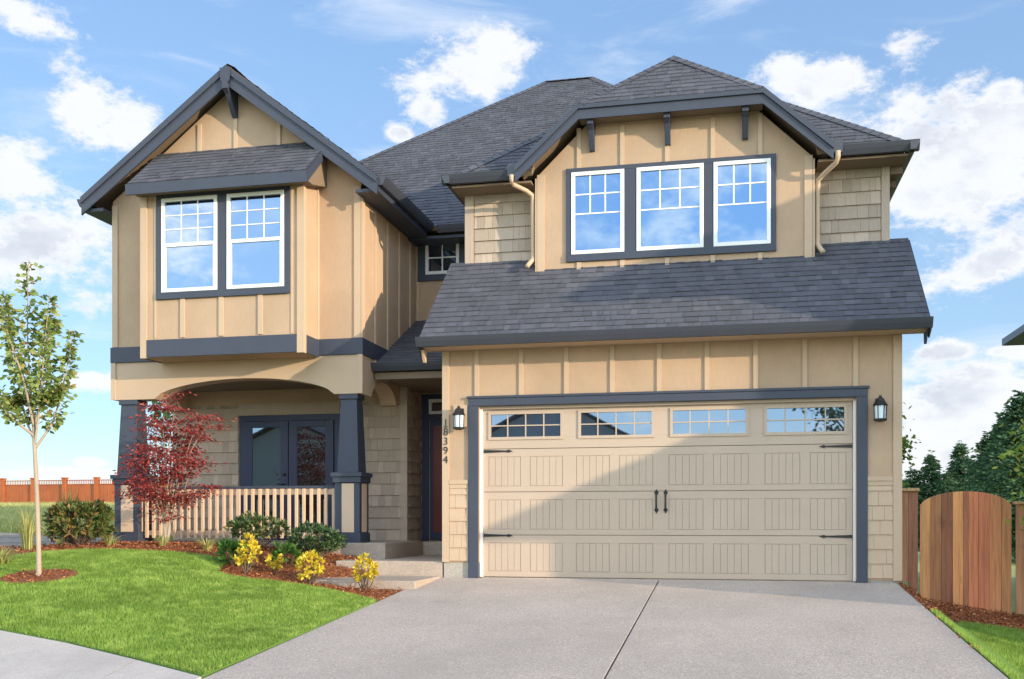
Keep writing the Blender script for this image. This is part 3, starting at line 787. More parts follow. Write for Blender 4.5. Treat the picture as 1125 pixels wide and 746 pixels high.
mb = MB(); z0, z1 = sec[3]+.004, sec[4]; f = DY-.032; gp = [(-3.40, -2.36), (-2.11, -1.09), (-.84, .17), (.41, 1.44)]; p0, p1 = 1.985, 2.325
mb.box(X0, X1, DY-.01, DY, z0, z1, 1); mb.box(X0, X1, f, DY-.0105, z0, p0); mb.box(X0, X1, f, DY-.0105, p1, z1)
e = [X0] + [v for w in gp for v in w] + [X1]
for i in range(0, len(e), 2): mb.box(e[i], e[i+1], f, DY-.0105, p0, p1)
mb.build('door_section', [m_door, m_groove], gd, bevel=.0025)
for a, b in gp:
    mb = MB(); t = .03
    mb.box(a-.02, b+.02, f-.016, f-.001, p1-.01, p1+t); mb.box(a-.02, b+.02, f-.016, f-.001, p0-t, p0+.01)
    mb.box(a-.02, a+.02, f-.016, f-.001, p0+.01, p1-.01); mb.box(b-.02, b+.02, f-.016, f-.001, p0+.01, p1-.01)
    for i in range(1, 4): x = a+(b-a)*i/4; mb.box(x-.008, x+.008, f-.006, f+.008, p0+.01, p1-.01)
    zz = (p0+p1)/2; mb.box(a+.02, b-.02, f-.005, f+.007, zz-.008, zz+.008)
    mb.build('window_frame', m_door, gd)
    mb = MB(); mb.box(a, b, f+.012, f+.018, p0, p1); mb.build('glass_pane', m_glassg, gd)
for xe, s in ((-3.485, 1), (1.52, -1)):
    for z in (.605, 1.80):
        z = z-.005; y = f-.012; mb = MB()
        mb.prism([(xe, y, z-.022), (xe, y, z+.022), (xe+s*.33, y, z+.010), (xe+s*.36, y, z+.022), (xe+s*.42, y, z), (xe+s*.36, y, z-.022), (xe+s*.33, y, z-.010)], (0, .011, 0))
        mb.build('strap_hinge', m_black, gd)
for x in (-1.045, -.92):
    mb = MB(); z = 1.075
    mb.tube([(x, f-.002, z+.11), (x, f-.05, z+.10), (x, f-.055, z), (x, f-.05, z-.10), (x, f-.002, z-.11)], .013)
    for sg in (1, -1):
        zz = z+sg*.125
        mb.prism([(x-.018, f-.01, zz-sg*.03), (x+.018, f-.01, zz-sg*.03), (x+.030, f-.01, zz), (x+.012, f-.01, zz+sg*.02), (x, f-.01, zz+sg*.045), (x-.012, f-.01, zz+sg*.02), (x-.030, f-.01, zz)], (0, .009, 0))
    mb.build('door_handle', m_black, gd)
# lower garage roof
mb = MB()
shingle_plane(mb, [(-4.28, 13.56, 3.335), (2.39, 13.56, 3.335), (2.39, 15.21, 4.79), (-4.28, 15.21, 4.79)], .138)
mb.build('garage_roof', [m_shingle, m_soffit_shade], H)
gutter((-4.30, 13.555, 3.34), (2.41, 13.555, 3.34), (0, -1, 0))
mb = MB(); mb.box(-4.28, 2.39, 13.556, 13.99, 3.225, 3.25); build_each(mb, 'soffit', m_tantrim, H)
mb = MB()
for x in (-4.295, 2.392):
    mb.prism([(x, 13.56, 3.31), (x, 13.56, 3.20), (x, 13.70, 3.12), (x, 15.2, 4.50), (x, 15.2, 4.76)], (.018, 0, 0))
build_each(mb, 'rake_board', m_dark, H)
mb = MB()
mb.prism([(-4.27, 13.62, 3.19), (-4.27, 13.72, 3.03), (-4.27, 13.77, 3.03), (-4.27, 13.77, 3.19)], (.035, 0, 0)); build_each(mb, 'rake_tail', m_tantrim, H)
mb = MB(); mb.prism([(2.35, 13.62, 3.19), (2.35, 13.72, 3.05), (2.35, 13.75, 3.05), (2.35, 13.77, 3.19)], (.03, 0, 0)); build_each(mb, 'rake_tail', m_dark, H)
# upper garage wall: shakes, corner boards
mb = MB(); mb.box(-4.05, 2.11, YS, 17.66, 4.3, 5.86); mb.build('upper_wall', m_tan, H)
for a in ((-3.90, -2.88, 4.72, 5.84, YS, .19), (1.09, 2.02, 4.72, 5.84, YS, .19), (YS+.1, 17.6, 4.5, 5.84, 2.11, .19, 'y', 1)):
    mb = MB(); shakes(mb, *a); mb.build('shake_siding', m_shake, H)
mb = MB(); mb.box(-4.05, -3.91, YS-.03, YS-.001, 4.72, 5.84); mb.box(2.03, 2.14, YS-.03, YS-.001, 4.72, 5.84); mb.box(2.111, 2.14, YS-.029, YS+.09, 4.72, 5.84); mb.box(-3.92, -2.88, YS-.016, YS-.001, 5.70, 5.85); build_each(mb, 'corner_board', m_shake, H)
# garage hip roof
e0, e1, ap, bk = (-4.15, 14.75, EZ), (2.33, 14.75, EZ), (-.91, 17.99, 8.67), (-.91, 22.0, 8.67)
mb = MB(); fp = [e0, e1, ap]
def cut(poly, ax, val, ge):
    out = []
    for i in range(len(poly)):
        a, b = Vector(poly[i]), Vector(poly[(i+1) % len(poly)])
        if (a[ax] >= val) == ge: out.append(a)
        if ((a[ax] >= val) == ge) != ((b[ax] >= val) == ge): out.append(a+(b-a)*((val-a[ax])/(b[ax]-a[ax])))
    return out
shingle_plane(mb, cut(fp, 0, -2.92, False)); shingle_plane(mb, cut(fp, 0, 1.13, True)); shingle_plane(mb, cut(cut(cut(fp, 0, -2.92, True), 0, 1.13, False), 1, 15.25, True))
shingle_plane(mb, [e1, (2.33, 20, EZ), bk, ap]); shingle_plane(mb, [e0, (-4.15, 18.2, EZ), bk, ap])
cap(mb, e0, ap); cap(mb, e1, ap); mb.build('hip_roof', [m_shingle, m_soffit_shade], H)
mb = MB(); mb.box(-4.14, -2.93, 14.76, YS-.001, 5.80, 5.83); mb.box(1.14, 2.32, 14.76, YS-.001, 5.80, 5.83); mb.box(2.113, 2.32, YS, 20, 5.80, 5.83); mb.box(-4.14, -4.06, YS, 17.2, 5.80, 5.83)
for i in range(7): mb.box(2.145, 2.32, 15.2+i*.6, 15.25+i*.6, 5.70, 5.799)
build_each(mb, 'soffit', m_soffit_shade, H)
gutter((-4.275, 14.75, EZ), (-3.12, 14.75, EZ), (0, -1, 0)); gutter((1.33, 14.75, EZ), (2.455, 14.75, EZ), (0, -1, 0))
gutter((2.33, 14.63, EZ), (2.33, 20, EZ), (1, 0, 0)); gutter((-4.15, 14.63, EZ), (-4.15, 17.1, EZ), (-1, 0, 0))
# dormer
mb = MB(); mb.prism([(-2.87, YD, 4.3), (1.08, YD, 4.3), (1.08, YD, 5.93), (.30, YD, 6.68), (-2.09, YD, 6.68), (-2.87, YD, 5.93)], (0, .275, 0)); mb.build('dormer_wall', m_tan, H)
mb = MB()
for x in (-2.24, -1.6, -.95, -.30, .36): bat(mb, x, 5.98, 6.6, YD); bat(mb, x, 4.4, 4.62, YD)
for x in (-2.81, 1.02): bat(mb, x, 4.35, 5.95, YD, .11, .026)
mb.box(-2.895, -2.871, YD-.026, YS-.02, 4.35, 5.9); mb.box(1.081, 1.105, YD-.026, YS-.02, 4.35, 5.9)
build_each(mb, 'batten', m_tantrim, H)
ws3 = [(-2.35, -1.57, 4.735, 5.945), (-1.39, -.43, 4.735, 5.945), (-.29, .505, 4.735, 5.945)]
surround(-2.43, .58, 4.63, 6.01, ws3, YD)
for w in ws3: window(*w, YD-.042, 'picture', glass=m_glassb)
DF = 14.62; dx0, dx1, dr, dz = -3.14, 1.33, -.905, 7.92; j0, j1, jz = -2.20, .39, 6.84; dE = 6.0
mb = MB()
shingle_plane(mb, [(dx0, DF, dE), (j0, DF, jz), (dr, 15.80, dz), (dr, 17.4, dz), (dx0, 15.2, dE)])
shingle_plane(mb, [(dx1, DF, dE), (j1, DF, jz), (dr, 15.80, dz), (dr, 17.4, dz), (dx1, 15.2, dE)])
shingle_plane(mb, [(j0, DF-.06, jz-.03), (j1, DF-.06, jz-.03), (dr, 15.80, dz)], .15, .04)
cap(mb, (j0, DF, jz), (dr, 15.8, dz)); cap(mb, (j1, DF, jz), (dr, 15.8, dz)); cap(mb, (dr, 15.8, dz), (dr, 17.3, dz))
mb.build('dormer_roof', [m_shingle, m_soffit_shade], H)
mb = MB()
for a, b in ((dx0, j0), (dx1, j1)):
    mb.prism([(b, DF, jz-.03), (a, DF, dE-.02), (a, DF, dE-.23), (b, DF, jz-.23)], (0, -.035, 0))
    mb.prism([(b, DF-.036, jz), (a, DF-.036, dE), (a, DF-.036, dE-.09), (b, DF-.036, jz-.09)], (0, -.03, 0))
mb.box(j0, j1, DF-.0355, DF-.001, jz-.232, jz-.03); mb.box(j0-.01, j1+.01, DF-.068, DF-.037, jz-.092, jz-.032)
build_each(mb, 'barge_board', m_dark, H)
mb = MB(); mb.box(j0, j1, DF+.001, YD-.001, jz-.20, jz-.17); build_each(mb, 'soffit', m_soffit_shade, H)
for x in (-2.04, -.94, .15): bracket(x, DF+.02, YD-.002, jz-.201, .40)
gutter((dx0, DF+.01, dE), (dx0, 14.9, dE), (-1, 0, 0)); gutter((dx1, DF+.01, dE), (dx1, 14.9, dE), (1, 0, 0))
# downspouts
def spout(pts, name='downspout'):
    mb = MB(); mb.tube(pts, .034, 10); return mb.build(name, m_tantrim, H, True)
spout([(-3.19, 14.60, 5.88), (-3.19, 14.61, 5.80), (-3.17, 14.66, 5.75), (-3.02, 14.84, 5.71), (-2.945, 14.92, 5.66), (-2.94, 14.94, 5.58), (-2.94, 14.96, 4.80), (-2.94, 14.93, 4.70), (-2.97, 14.82, 4.62), (-2.99, 14.76, 4.56)])
spout([(1.39, 14.60, 5.88), (1.39, 14.61, 5.80), (1.37, 14.66, 5.74), (1.23, 14.84, 5.66), (1.155, 14.92, 5.60), (1.15, 14.94, 5.52), (1.15, 14.96, 4.82), (1.15, 14.93, 4.70), (1.18, 14.82, 4.60), (1.21, 14.76, 4.54)])
mb = MB()
for x in (-3.19, 1.39): mb.box(x-.06, x+.06, 14.60, 14.73, 5.86, 6.04)
build_each(mb, 'leader_head', m_gutter, H)
# lanterns
def lantern(x):
    y = 13.86; mb = MB()
    mb.box(x-.045, x+.045, YG-.025, YG-.001, 2.20, 2.40)
    mb.tube([(x, YG-.02, 2.34), (x, YG-.07, 2.40), (x, y, 2.41)], .011)
    mb.lathe(x, y, [(.0, 2.43), (.016, 2.425), (.022, 2.40), (.045, 2.385), (.06, 2.35), (.085, 2.315), (.095, 2.30), (.09, 2.293)], 12)
    mb.lathe(x, y, [(.075, 2.125), (.085, 2.12), (.08, 2.10), (.04, 2.085)], 12)
    for k in range(6):
        t = math.pi*k/3; mb.tube([(x+.078*math.cos(t), y+.078*math.sin(t), 2.295), (x+.07*math.cos(t), y+.07*math.sin(t), 2.122)], .0065, 5)
    l = mb.build('wall_lantern', m_black, H)
    mb = MB(); mb.lathe(x, y, [(.066, 2.125), (.072, 2.292)], 12); mb.build('lantern_glass', m_lampglass, l)
lantern(-3.79); lantern(1.84)
mb = MB(); mb.box(-3.90, -3.695, YG-.022, YG-.0005, 2.14, 2.45); mb.build('lantern_board', m_tantrim, H)
# house number, top to bottom
numpart = MB()
def digit(txt, zc_):
    cu = bpy.data.curves.new('digit', 'FONT'); cu.body = txt; cu.size = .155; cu.align_x = 'CENTER'; cu.align_y = 'CENTER'; cu.extrude = .004; cu.space_line = 1; cu.offset = -.002
    o = bpy.data.objects.new('digit', cu); col.objects.link(o); dg = bpy.context.evaluated_depsgraph_get(); me = bpy.data.meshes.new_from_object(o.evaluated_get(dg))
    vs = [(-4.012+v.co.x, YG-.033-v.co.z, zc_+v.co.y) for v in me.vertices]; numpart.add(vs, [tuple(p.vertices) for p in me.polygons])
    bpy.data.objects.remove(o); bpy.data.curves.remove(cu)
for i, t in enumerate('18394'): digit(t, 2.20-i*.132)
numpart.box(-4.04, -3.985, YG-.036, YG-.028, 2.14, 2.15)
numpart.build('house_number', m_black, H)

# ================================================================== FENCES
def plank_gate():
    t = empty('wooden_gate', (2.95, 14.3, gz(2.95, 14.3)), 'arched cedar plank gate between two fence posts', 'gate')
    tints = [(0.64, 0.299, 0.118), (0.376, 0.16, 0.067), (0.278, 0.108, 0.051), (0.724, 0.319, 0.118), (0.418, 0.154, 0.067), (0.612, 0.206, 0.095), (0.557, 0.186, 0.086), (0.585, 0.237, 0.099), (0.486, 0.216, 0.086)]
    bot = [-.35, -.40, -.46, -.48, -.42, -.50, -.53, -.56, -.57]
    mb = MB(); x = 2.395; n = len(tints); ws = [.13, .13, .135, .125, .06, .12, .135, .135, .12]; k = sum(ws)
    for i in range(n):
        w = ws[i]/k*1.12; a, b = x+.002, x+w-.002; x += w
        def zt(u): return .96 + .235*math.sqrt(max(0, 1-((u-2.955)/.575)**2))
        p = [(a, 14.3, bot[i]), (b, 14.3, bot[i]-.01)] + [(b+(a-b)*j/5, 14.3, zt(b+(a-b)*j/5)) for j in range(6)]
        mb.prism(p, (0, .02*(1+(i % 2)*.4), 0), 0, tints[i])
    mb.build('plank_panel', m_wood, t)
    mb = MB()
    for z in (-.2, .7): mb.box(2.42, 3.49, 14.33, 14.37, z, z+.09, 0, (.3, .17, .1))
    build_each(mb, 'gate_rail', m_wood, t)
plank_gate()
def fence_piece(name, x0, x1, ztop, label, n, dz=0):
    t = empty(name, ((x0+x1)/2, 14.3, gz((x0+x1)/2, 14.3)), label, 'fence')
    mb = MB()
    for i in range(n):
        a = x0+(x1-x0)*i/n+.002; b = x0+(x1-x0)*(i+1)/n-.002; c = random.choice([(.40, .18, .09), (.33, .14, .075), (.46, .22, .11)])
        mb.box(a, b, 14.28+.004*(i % 2), 14.302, gz(a, 14.3)+.02, ztop, 0, c)
    mb.build('plank_panel', m_wood, t)
    mb = MB(); mb.box(x0-.02, x1+.01, 14.24, 14.37, ztop+.002, ztop+.04, 0, (.55, .36, .19)); mb.build('fence_cap', m_wood, t)
    mb = MB(); mb.box(x1-.10, x1-.01, 14.305, 14.395, gz(x1, 14.3)-.1, ztop, 0, (.3, .16, .09)); mb.build('fence_post', m_wood, t)
fence_piece('wooden_fence', 2.125, 2.37, 1.20, 'narrow cedar fence piece between the garage corner and the arched gate', 2)
fence_piece('wooden_fence', 3.56, 7.2, 1.02, 'cedar board fence to the right of the arched gate', 26)
# red fence across the meadow
t = empty('red_fence', (-40, 57, gz(-40, 57)), 'long red stained fence with lattice top across the meadow', 'fence')
px = -66.0
while px < -15:
    y = 57+(px+40)*(-.10); z = gz(px, y); nx_ = px+2.45; ny_ = 57+(nx_+40)*(-.10); nz = gz(nx_, ny_)
    mb = MB(); mb.box(px-.13, px+.13, y-.13, y+.13, z-.1, z+1.65); mb.box(px-.17, px+.17, y-.17, y+.17, z+1.65, z+1.72); mb.build('fence_post', m_redfence, t)
    mb = MB(); k = 16
    for i in range(k):
        a, b = i/k, (i+1)/k; xa, xb = px+.14+2.17*a, px+.14+2.17*b-.008; ya = y+(ny_-y)*a; za = z+(nz-z)*a
        mb.box(xa, xb, ya-.012-.006*(i % 2), ya+.012, za-.05, za+1.26)
        mb.box(xa+.04, xa+.075, ya-.014, ya+.014, za+1.30, za+1.52)
    for zz in (1.26, 1.52): mb.beam((px+.14, y, z+zz+.02), (px+2.31, ny_, nz+zz+.02), .07, .05)
    mb.build('fence_panel', m_redfence, t); px += 2.45

# ================================================================== PLANTS
def stem_tree(name, label, cat, base, branches, mat, rad=.03, group=None):
    t = empty(name, base, label, cat, group)
    return t
CR = Vector((math.cos(R(12.3)), math.sin(R(12.3)), 0)); CF = Vector((-math.sin(R(12.3)), math.cos(R(12.3)), 0))
def spl(p, n=10):
    """Catmull-Rom through points"""
    p = [Vector(q) for q in p]; P = [2*p[0]-p[1]] + p + [2*p[-1]-p[-2]]; out = []
    for i in range(1, len(P)-2):
        for k in range(n):
            t = k/n; a, b, c, d = P[i-1], P[i], P[i+1], P[i+2]
            out.append(.5*((2*b)+(c-a)*t+(2*a-5*b+4*c-d)*t*t+(-a+3*b-3*c+d)*t**3))
    return out + [p[-1]]
# --- sapling on the lawn
def sapling():
    bx, by = -8.46, 11.15; bz = gz(bx, by); S = 12.72/1120
    t = empty('young_tree', (bx, by, bz), 'slender young street tree with pale trunk in the lawn', 'tree')
    def pt(px, py, dep): return Vector((bx, by, bz)) + CR*((px-43)*S*.84) + CF*dep*.8 + Vector((0, 0, (636-py)*S))
    mb = MB(); tr = spl([pt(43, 642, 0), pt(42, 590, .0), pt(40, 540, 0), pt(37, 490, 0), pt(35, 455, .02)])
    mb.tube(tr, [.033-.013*i/len(tr) for i in range(len(tr))], 9)
    br = [[(36, 478, 0), (31, 430, .02), (26, 370, .05), (28, 286, .03)], [(37, 492, 0), (49, 440, -.1), (54, 390, -.12), (63, 325, -.15)],
          [(37, 486, 0), (20, 455, .1), (6, 400, .15), (-4, 335, .2)], [(38, 494, 0), (58, 462, .1), (70, 412, .2), (79, 360, .25)],
          [(36, 480, 0), (12, 458, -.2), (-10, 425, -.3), (-22, 380, -.35)], [(36, 470, 0), (42, 420, .3), (40, 360, .4), (46, 345, .45)],
          [(36, 470, 0), (34, 420, -.3), (18, 370, -.4), (12, 330, -.4)], [(47, 445, -.1), (64, 440, -.15), (78, 425, -.2)], [(30, 440, 0), (8, 440, .1), (-2, 450, .15)]]
    C = []; A = []
    for b in br:
        pts = spl([pt(*q) for q in b]); mb.tube(pts, [.017-.013*i/len(pts) for i in range(len(pts))], 6)
        n = 30*len(b)
        for _ in range(n*4):
            u = random.uniform(.22, 1)**.9; i = min(int(u*(len(pts)-1)), len(pts)-2); p = pts[i]
            if random.random() < .25+.35*math.sin(i*2.1+len(C)*.0): continue
            th = random.uniform(0, 6.28); r = abs(random.gauss(0, .062))*(1.25-u*.6)
            d = Vector((math.cos(th), math.sin(th), random.uniform(-.35, .5)))
            C.append(p+d*r); A.append(d+Vector((0, 0, random.uniform(-.8, .3))))
    mb.build('trunk', m_bark, t, True)
    leaves('crown', np.array(C), np.array(A), np.array(.078), np.array(.058), m_sapleaf, t, .15)
sapling()
# --- red japanese maple
def maple():
    bx, by = -8.44, 14.03; bz = gz(bx, by)
    t = empty('japanese_maple', (bx, by, bz), 'red leaved japanese maple in front of the porch railing', 'tree')
    mb = MB(); C = []; A = []; B = Vector((bx, by, bz))
    S = 15.5/1120
    def pt(px, py, dep): return B + CR*((px-183)*S) + CF*dep + Vector((0, 0, (600-py)*S))
    ends = [(150, 505, 0), (156, 472, .1), (168, 448, -.1), (180, 438, .1), (196, 452, -.15), (214, 462, 0), (230, 461, -.2), (220, 480, .1), (226, 512, -.2), (232, 540, -.25), (216, 545, -.1), (156, 532, -.2), (150, 520, -.1),
            (170, 480, .3), (195, 490, .3), (180, 500, -.45), (205, 510, -.4), (160, 510, -.35), (152, 545, -.3), (232, 470, -.1), (186, 470, -.3), (172, 462, .2), (205, 475, .25), (160, 490, .0), (192, 520, -.3), (175, 535, -.35)]
    for e in ends:
        fx = 183+random.uniform(-4, 4); mid = ((fx*2+e[0])/3+random.uniform(-4, 4), 600-(600-e[1])*.55, e[2]*.3)
        q3 = ((fx+e[0]*2)/3, 600-(600-e[1])*.85, e[2]*.7)
        pts = spl([pt(183, 603, 0), pt(fx, 578, 0), pt(*mid), pt(*q3), pt(*e)], 6)
        mb.tube(pts, [.0115-.0095*i/len(pts) for i in range(len(pts))], 6)
        # layered sprays round the upper part
        for k in range(11):
            u = random.uniform(.45, 1.0); p = pts[min(int(u*len(pts)), len(pts)-1)] + Vector((random.gauss(0, .09), random.gauss(0, .1), random.gauss(0, .035)))
            if k > 7: p = pts[-1]+Vector((random.gauss(0, .08), random.gauss(0, .1), random.gauss(0, .03)))
            for _ in range(26):
                th = random.uniform(0, 6.28); r = abs(random.gauss(0, .095)); d = Vector((math.cos(th), math.sin(th), 0))
                C.append(p + d*r + Vector((0, 0, random.gauss(0, .022)-.25*r*r))); A.append(d+Vector((0, 0, random.uniform(-1.1, .15))))
    mb.build('trunk', m_bark, t, True)
    leaves('crown', np.array(C), np.array(A), np.array(.065), np.array(.024), m_redleaf, t, .15)
maple()
# --- shrubs
def shrub(name, label, x, y, rx, ry, rz, n, L, W, mat, up=.35, per=8, zc_=None, seed=1, lump=.25, group=None, cat='shrub', stem=m_barkd, cone=0.0):
    r = random.Random(seed); bz = gz(x, y); t = empty(name, (x, y, bz-.01), label, cat, group)
    zc_ = zc_ if zc_ is not None else rz*.95
    mb = MB(); C = []; A = []
    for k in range(n):
        while True:
            d = Vector((r.gauss(0, 1), r.gauss(0, 1), r.gauss(0, 1))).normalized()
            if d.z > -.75: break
        f = r.uniform(.5, 1)**.5*(1+lump*math.sin(d.x*4.1+seed)*math.cos(d.y*3.7+seed*2)+r.uniform(-.1, .1))
        w = 1-cone*max(0, d.z*f)
        p = Vector((x+d.x*rx*f*w, y+d.y*ry*f*w, bz+zc_+d.z*rz*f))
        if p.z < bz+.03: p.z = bz+.03
        if k % 5 == 0:
            b = Vector((x+r.uniform(-.06, .06), y+r.uniform(-.06, .06), bz-.02)); mb.tube(spl([b, (b+p)/2+Vector((0, 0, -.03)), p], 4), [.009-.0007*i for i in range(9)], 5)
        out = d*.8+Vector((0, 0, up))
        for j in range(per):
            a = Vector((r.gauss(0, 1), r.gauss(0, 1), r.gauss(0, 1))).normalized() + out
            C.append(p); A.append(a)
    mb.build('stem', stem, t)
    C = np.array(C); A = np.array(A)
    leaves('foliage', C, A, np.array(L), np.array(W), mat, t, .2)
    return t
shrub('rhododendron', 'open leafy rhododendron with yellow tipped whorls in front of the railing', -7.05, 14.22, .42, .34, .17, 150, .09, .028, m_rhodo, .5, 9, .31, 3)
shrub('azalea', 'dense rounded dark green shrub beside the right porch column', -6.10, 14.20, .42, .36, .22, 300, .075, .026, m_boxleaf, .4, 8, .26, 5, .12)
shrub('euonymus', 'tallest yellow leaved euonymus growing beside the green perennial', -6.40, 12.66, .14, .13, .22, 56, .062, .034, m_yellow, .6, 8, .29, 11, .2, 'yellow euonymus in the bed', cone=.3)
shrub('euonymus', 'bushy yellow euonymus at the left end of the lowest step', -5.52, 12.70, .17, .15, .18, 62, .062, .034, m_yellow, .6, 8, .22, 12, .2, 'yellow euonymus in the bed', cone=.2)
shrub('euonymus', 'yellow euonymus standing alone in front of the lowest step', -4.73, 12.62, .15, .14, .19, 56, .062, .034, m_yellow, .6, 8, .25, 13, .2, 'yellow euonymus in the bed', cone=.2)
shrub('euonymus', 'tiny yellow euonymus sprig low on the mulch', -6.18, 13.0, .10, .09, .11, 20, .06, .035, m_yellow, .6, 7, .13, 14, .2, 'yellow euonymus in the bed')
shrub('perennial', 'low green perennial with broad leaves beside the tallest yellow shrub', -6.76, 12.98, .22, .18, .15, 40, .12, .05, m_green, .5, 7, .15, 21, .2, None, 'plant')
shrub('perennial', 'green leafy perennial with orange flowers between two yellow shrubs', -6.25, 13.5, .19, .17, .13, 34, .12, .05, m_green, .5, 7, .15, 22, .2, None, 'plant')
shrub('mahonia', 'large bronze green shrub left of the left porch column', -9.80, 13.85, .48, .4, .30, 260, .12, .04, m_bronze, .45, 8, .34, 31, .22)
def stalks(name, label, x, y, n, h, spread, mat, w=.012, lean=.5, leaf=None, cat='plant', group=None):
    bz = gz(x, y); t = empty(name, (x, y, bz), label, cat, group); V = []; F = []
    for i in range(n):
        th = random.uniform(0, 6.28); rr = random.uniform(0, spread*.25); b = np.array([x+math.cos(th)*rr, y+math.sin(th)*rr, bz-.02]); hh = h*random.uniform(.6, 1.1)
        out = np.array([math.cos(th), math.sin(th), 0.0])*random.uniform(.2, 1)*spread*lean*2; sd = np.array([-math.sin(th), math.cos(th), 0.0])*w*.5
        base = len(V)
        for k in range(5):
            u = k/4; p = b + out*u*u + np.array([0, 0, hh*(u-.35*lean*u*u*1.6)]); ww = (1-u)**.6+.05
            V += [p-sd*ww, p+sd*ww]
        for k in range(4): F.append((base+2*k, base+2*k+1, base+2*k+3, base+2*k+2))
    npmesh('foliage', np.array(V), np.array(F), mat, t)
    return t
grp = 'pale grass tufts in the bed'
stalks('ornamental_grass', 'small pale grass tuft between the maple and the left column', -9.20, 13.75, 70, .30, .26, m_straw, .014, .7, group=grp)
stalks('ornamental_grass', 'small pale grass tuft just right of the maple trunk', -8.36, 13.8, 60, .30, .22, m_straw, .014, .7, group=grp)
stalks('ornamental_grass', 'pale grass tuft midway along the railing', -7.55, 13.65, 80, .32, .26, m_straw, .014, .7, group=grp)
stalks('ornamental_grass', 'wide straw coloured grass tuft at the left edge of the lawn', -9.62, 11.9, 110, .42, .42, m_straw, .016, .7, group=grp)
stalks('ornamental_grass', 'tall upright grass clump behind the young tree', -10.28, 13.3, 90, .75, .35, m_straw, .016, .35, group=grp)
stalks('stalky_plant', 'upright brown green stalks behind the bronze shrub', -10.25, 14.2, 60, 1.0, .35, m_bronze, .03, .22)

# --- conifers and broadleaf trees beyond the fence
def conifer(x, y, h, r, mat, label, group, n=9, seed=0, dens=1.0):
    rr = random.Random(seed); bz = gz(min(x, 30), y)-.1; t = empty('conifer', (x, y, bz), label, 'tree', group)
    mb = MB(); mb.tube([(x, y, bz), (x+rr.uniform(-.1, .1), y, bz+h*.55), (x, y, bz+h)], [h*.018, h*.011, .02], 7); mb.build('trunk', m_barkd, t, True)
    C = []; A = []
    k = int(h*4.6*dens)
    for i in range(k):
        u = (i+rr.random())/k; z = bz+h*(.06+.93*u); L = r*(1-u)**.8*rr.uniform(.75, 1.15)+.12
        for b in range(n):
            th = rr.uniform(0, 6.28); l = L*rr.uniform(.6, 1.1); d = np.array([math.cos(th), math.sin(th), 0])
            m = int(5+l*9)
            for q in range(m):
                s = (q+rr.random())/m; p = np.array([x, y, z]) + d*l*s + np.array([rr.gauss(0, .06), rr.gauss(0, .06), (.10*s-.32*s*s)*l+rr.gauss(0, .13)])
                for sg in (-1, 1):
                    a = d*rr.uniform(.4, 1)+np.array([-d[1], d[0], 0])*sg*rr.uniform(.2, 1)+np.array([0, 0, rr.uniform(-.5, .25)])
                    C.append(p); A.append(a)
    leaves('crown', np.array(C), np.array(A), np.array(.10+h*.024), np.array(.045+h*.011), mat, t, .1)
gc = 'conifers beyond the wooden gate'
conifer(10.01, 62.0, 4.68, 2.2, m_conifer, 'dark conifer hugging the garage corner behind the fence', gc, 10, 1)
conifer(10.94, 62.0, 5.45, 2.3, m_conifer, 'pointed dark conifer above the left fence cap', gc, 10, 2)
conifer(11.44, 60.0, 4.32, 2.0, m_conifer, 'shortest dark conifer above the left shoulder of the gate', gc, 10, 3)
conifer(13.00, 64.0, 6.19, 2.6, m_conifer, 'pointed dark conifer above the top of the gate arch', gc, 10, 4)
conifer(12.54, 58.0, 4.85, 2.3, m_conifer, 'dark conifer low behind the middle of the gate arch', gc, 10, 5)
conifer(11.85, 52.0, 5.98, 2.8, m_conifer, 'dark conifer above the right shoulder of the gate', gc, 10, 6)
conifer(11.97, 50.0, 6.47, 3.0, m_conifer, 'second tallest dark conifer near the right edge', gc, 10, 7)
conifer(12.19, 48.0, 7.38, 3.4, m_conifer, 'tallest dark conifer at the right edge of the picture', gc, 10, 8)
conifer(10.83, 46.0, 4.31, 2.4, m_conifer, 'bushy dark conifer low behind the right end of the gate', gc, 10, 9)
conifer(11.04, 44.0, 4.74, 2.6, m_conifer, 'full dark conifer behind the right cedar fence', gc, 10, 10)
conifer(11.42, 74.0, 4.57, 2.2, m_conifer, 'dark conifer crown low against the garage wall', gc, 10, 41)
conifer(12.47, 74.0, 4.31, 2.2, m_conifer, 'dark conifer crown directly above the left fence cap', gc, 10, 42)
conifer(13.16, 72.0, 4.29, 2.1, m_conifer, 'dark conifer crown in the gap left of the gate arch', gc, 10, 43)
conifer(14.57, 74.0, 4.73, 2.2, m_conifer, 'dark conifer crown peeking over the left half of the gate arch', gc, 10, 44)
conifer(14.65, 70.0, 4.38, 2.2, m_conifer, 'dark conifer crown peeking over the right half of the gate arch', gc, 10, 45)
conifer(15.07, 68.0, 5.15, 2.4, m_conifer, 'dark conifer crown between the two pointed trees over the gate', gc, 10, 46)
conifer(14.68, 60.0, 5.43, 2.6, m_conifer, 'dark conifer crown filling in behind the tallest conifer', gc, 10, 47)
conifer(-57.0, 64, 5.2, 1.9, m_conifery, 'yellowish conifer behind the red fence at the far left', 'trees behind the red fence', 8, 7)
conifer(-54.6, 66, 2.6, .9, m_conifer, 'small dark conifer tip above the red fence', 'trees behind the red fence', 6, 9)
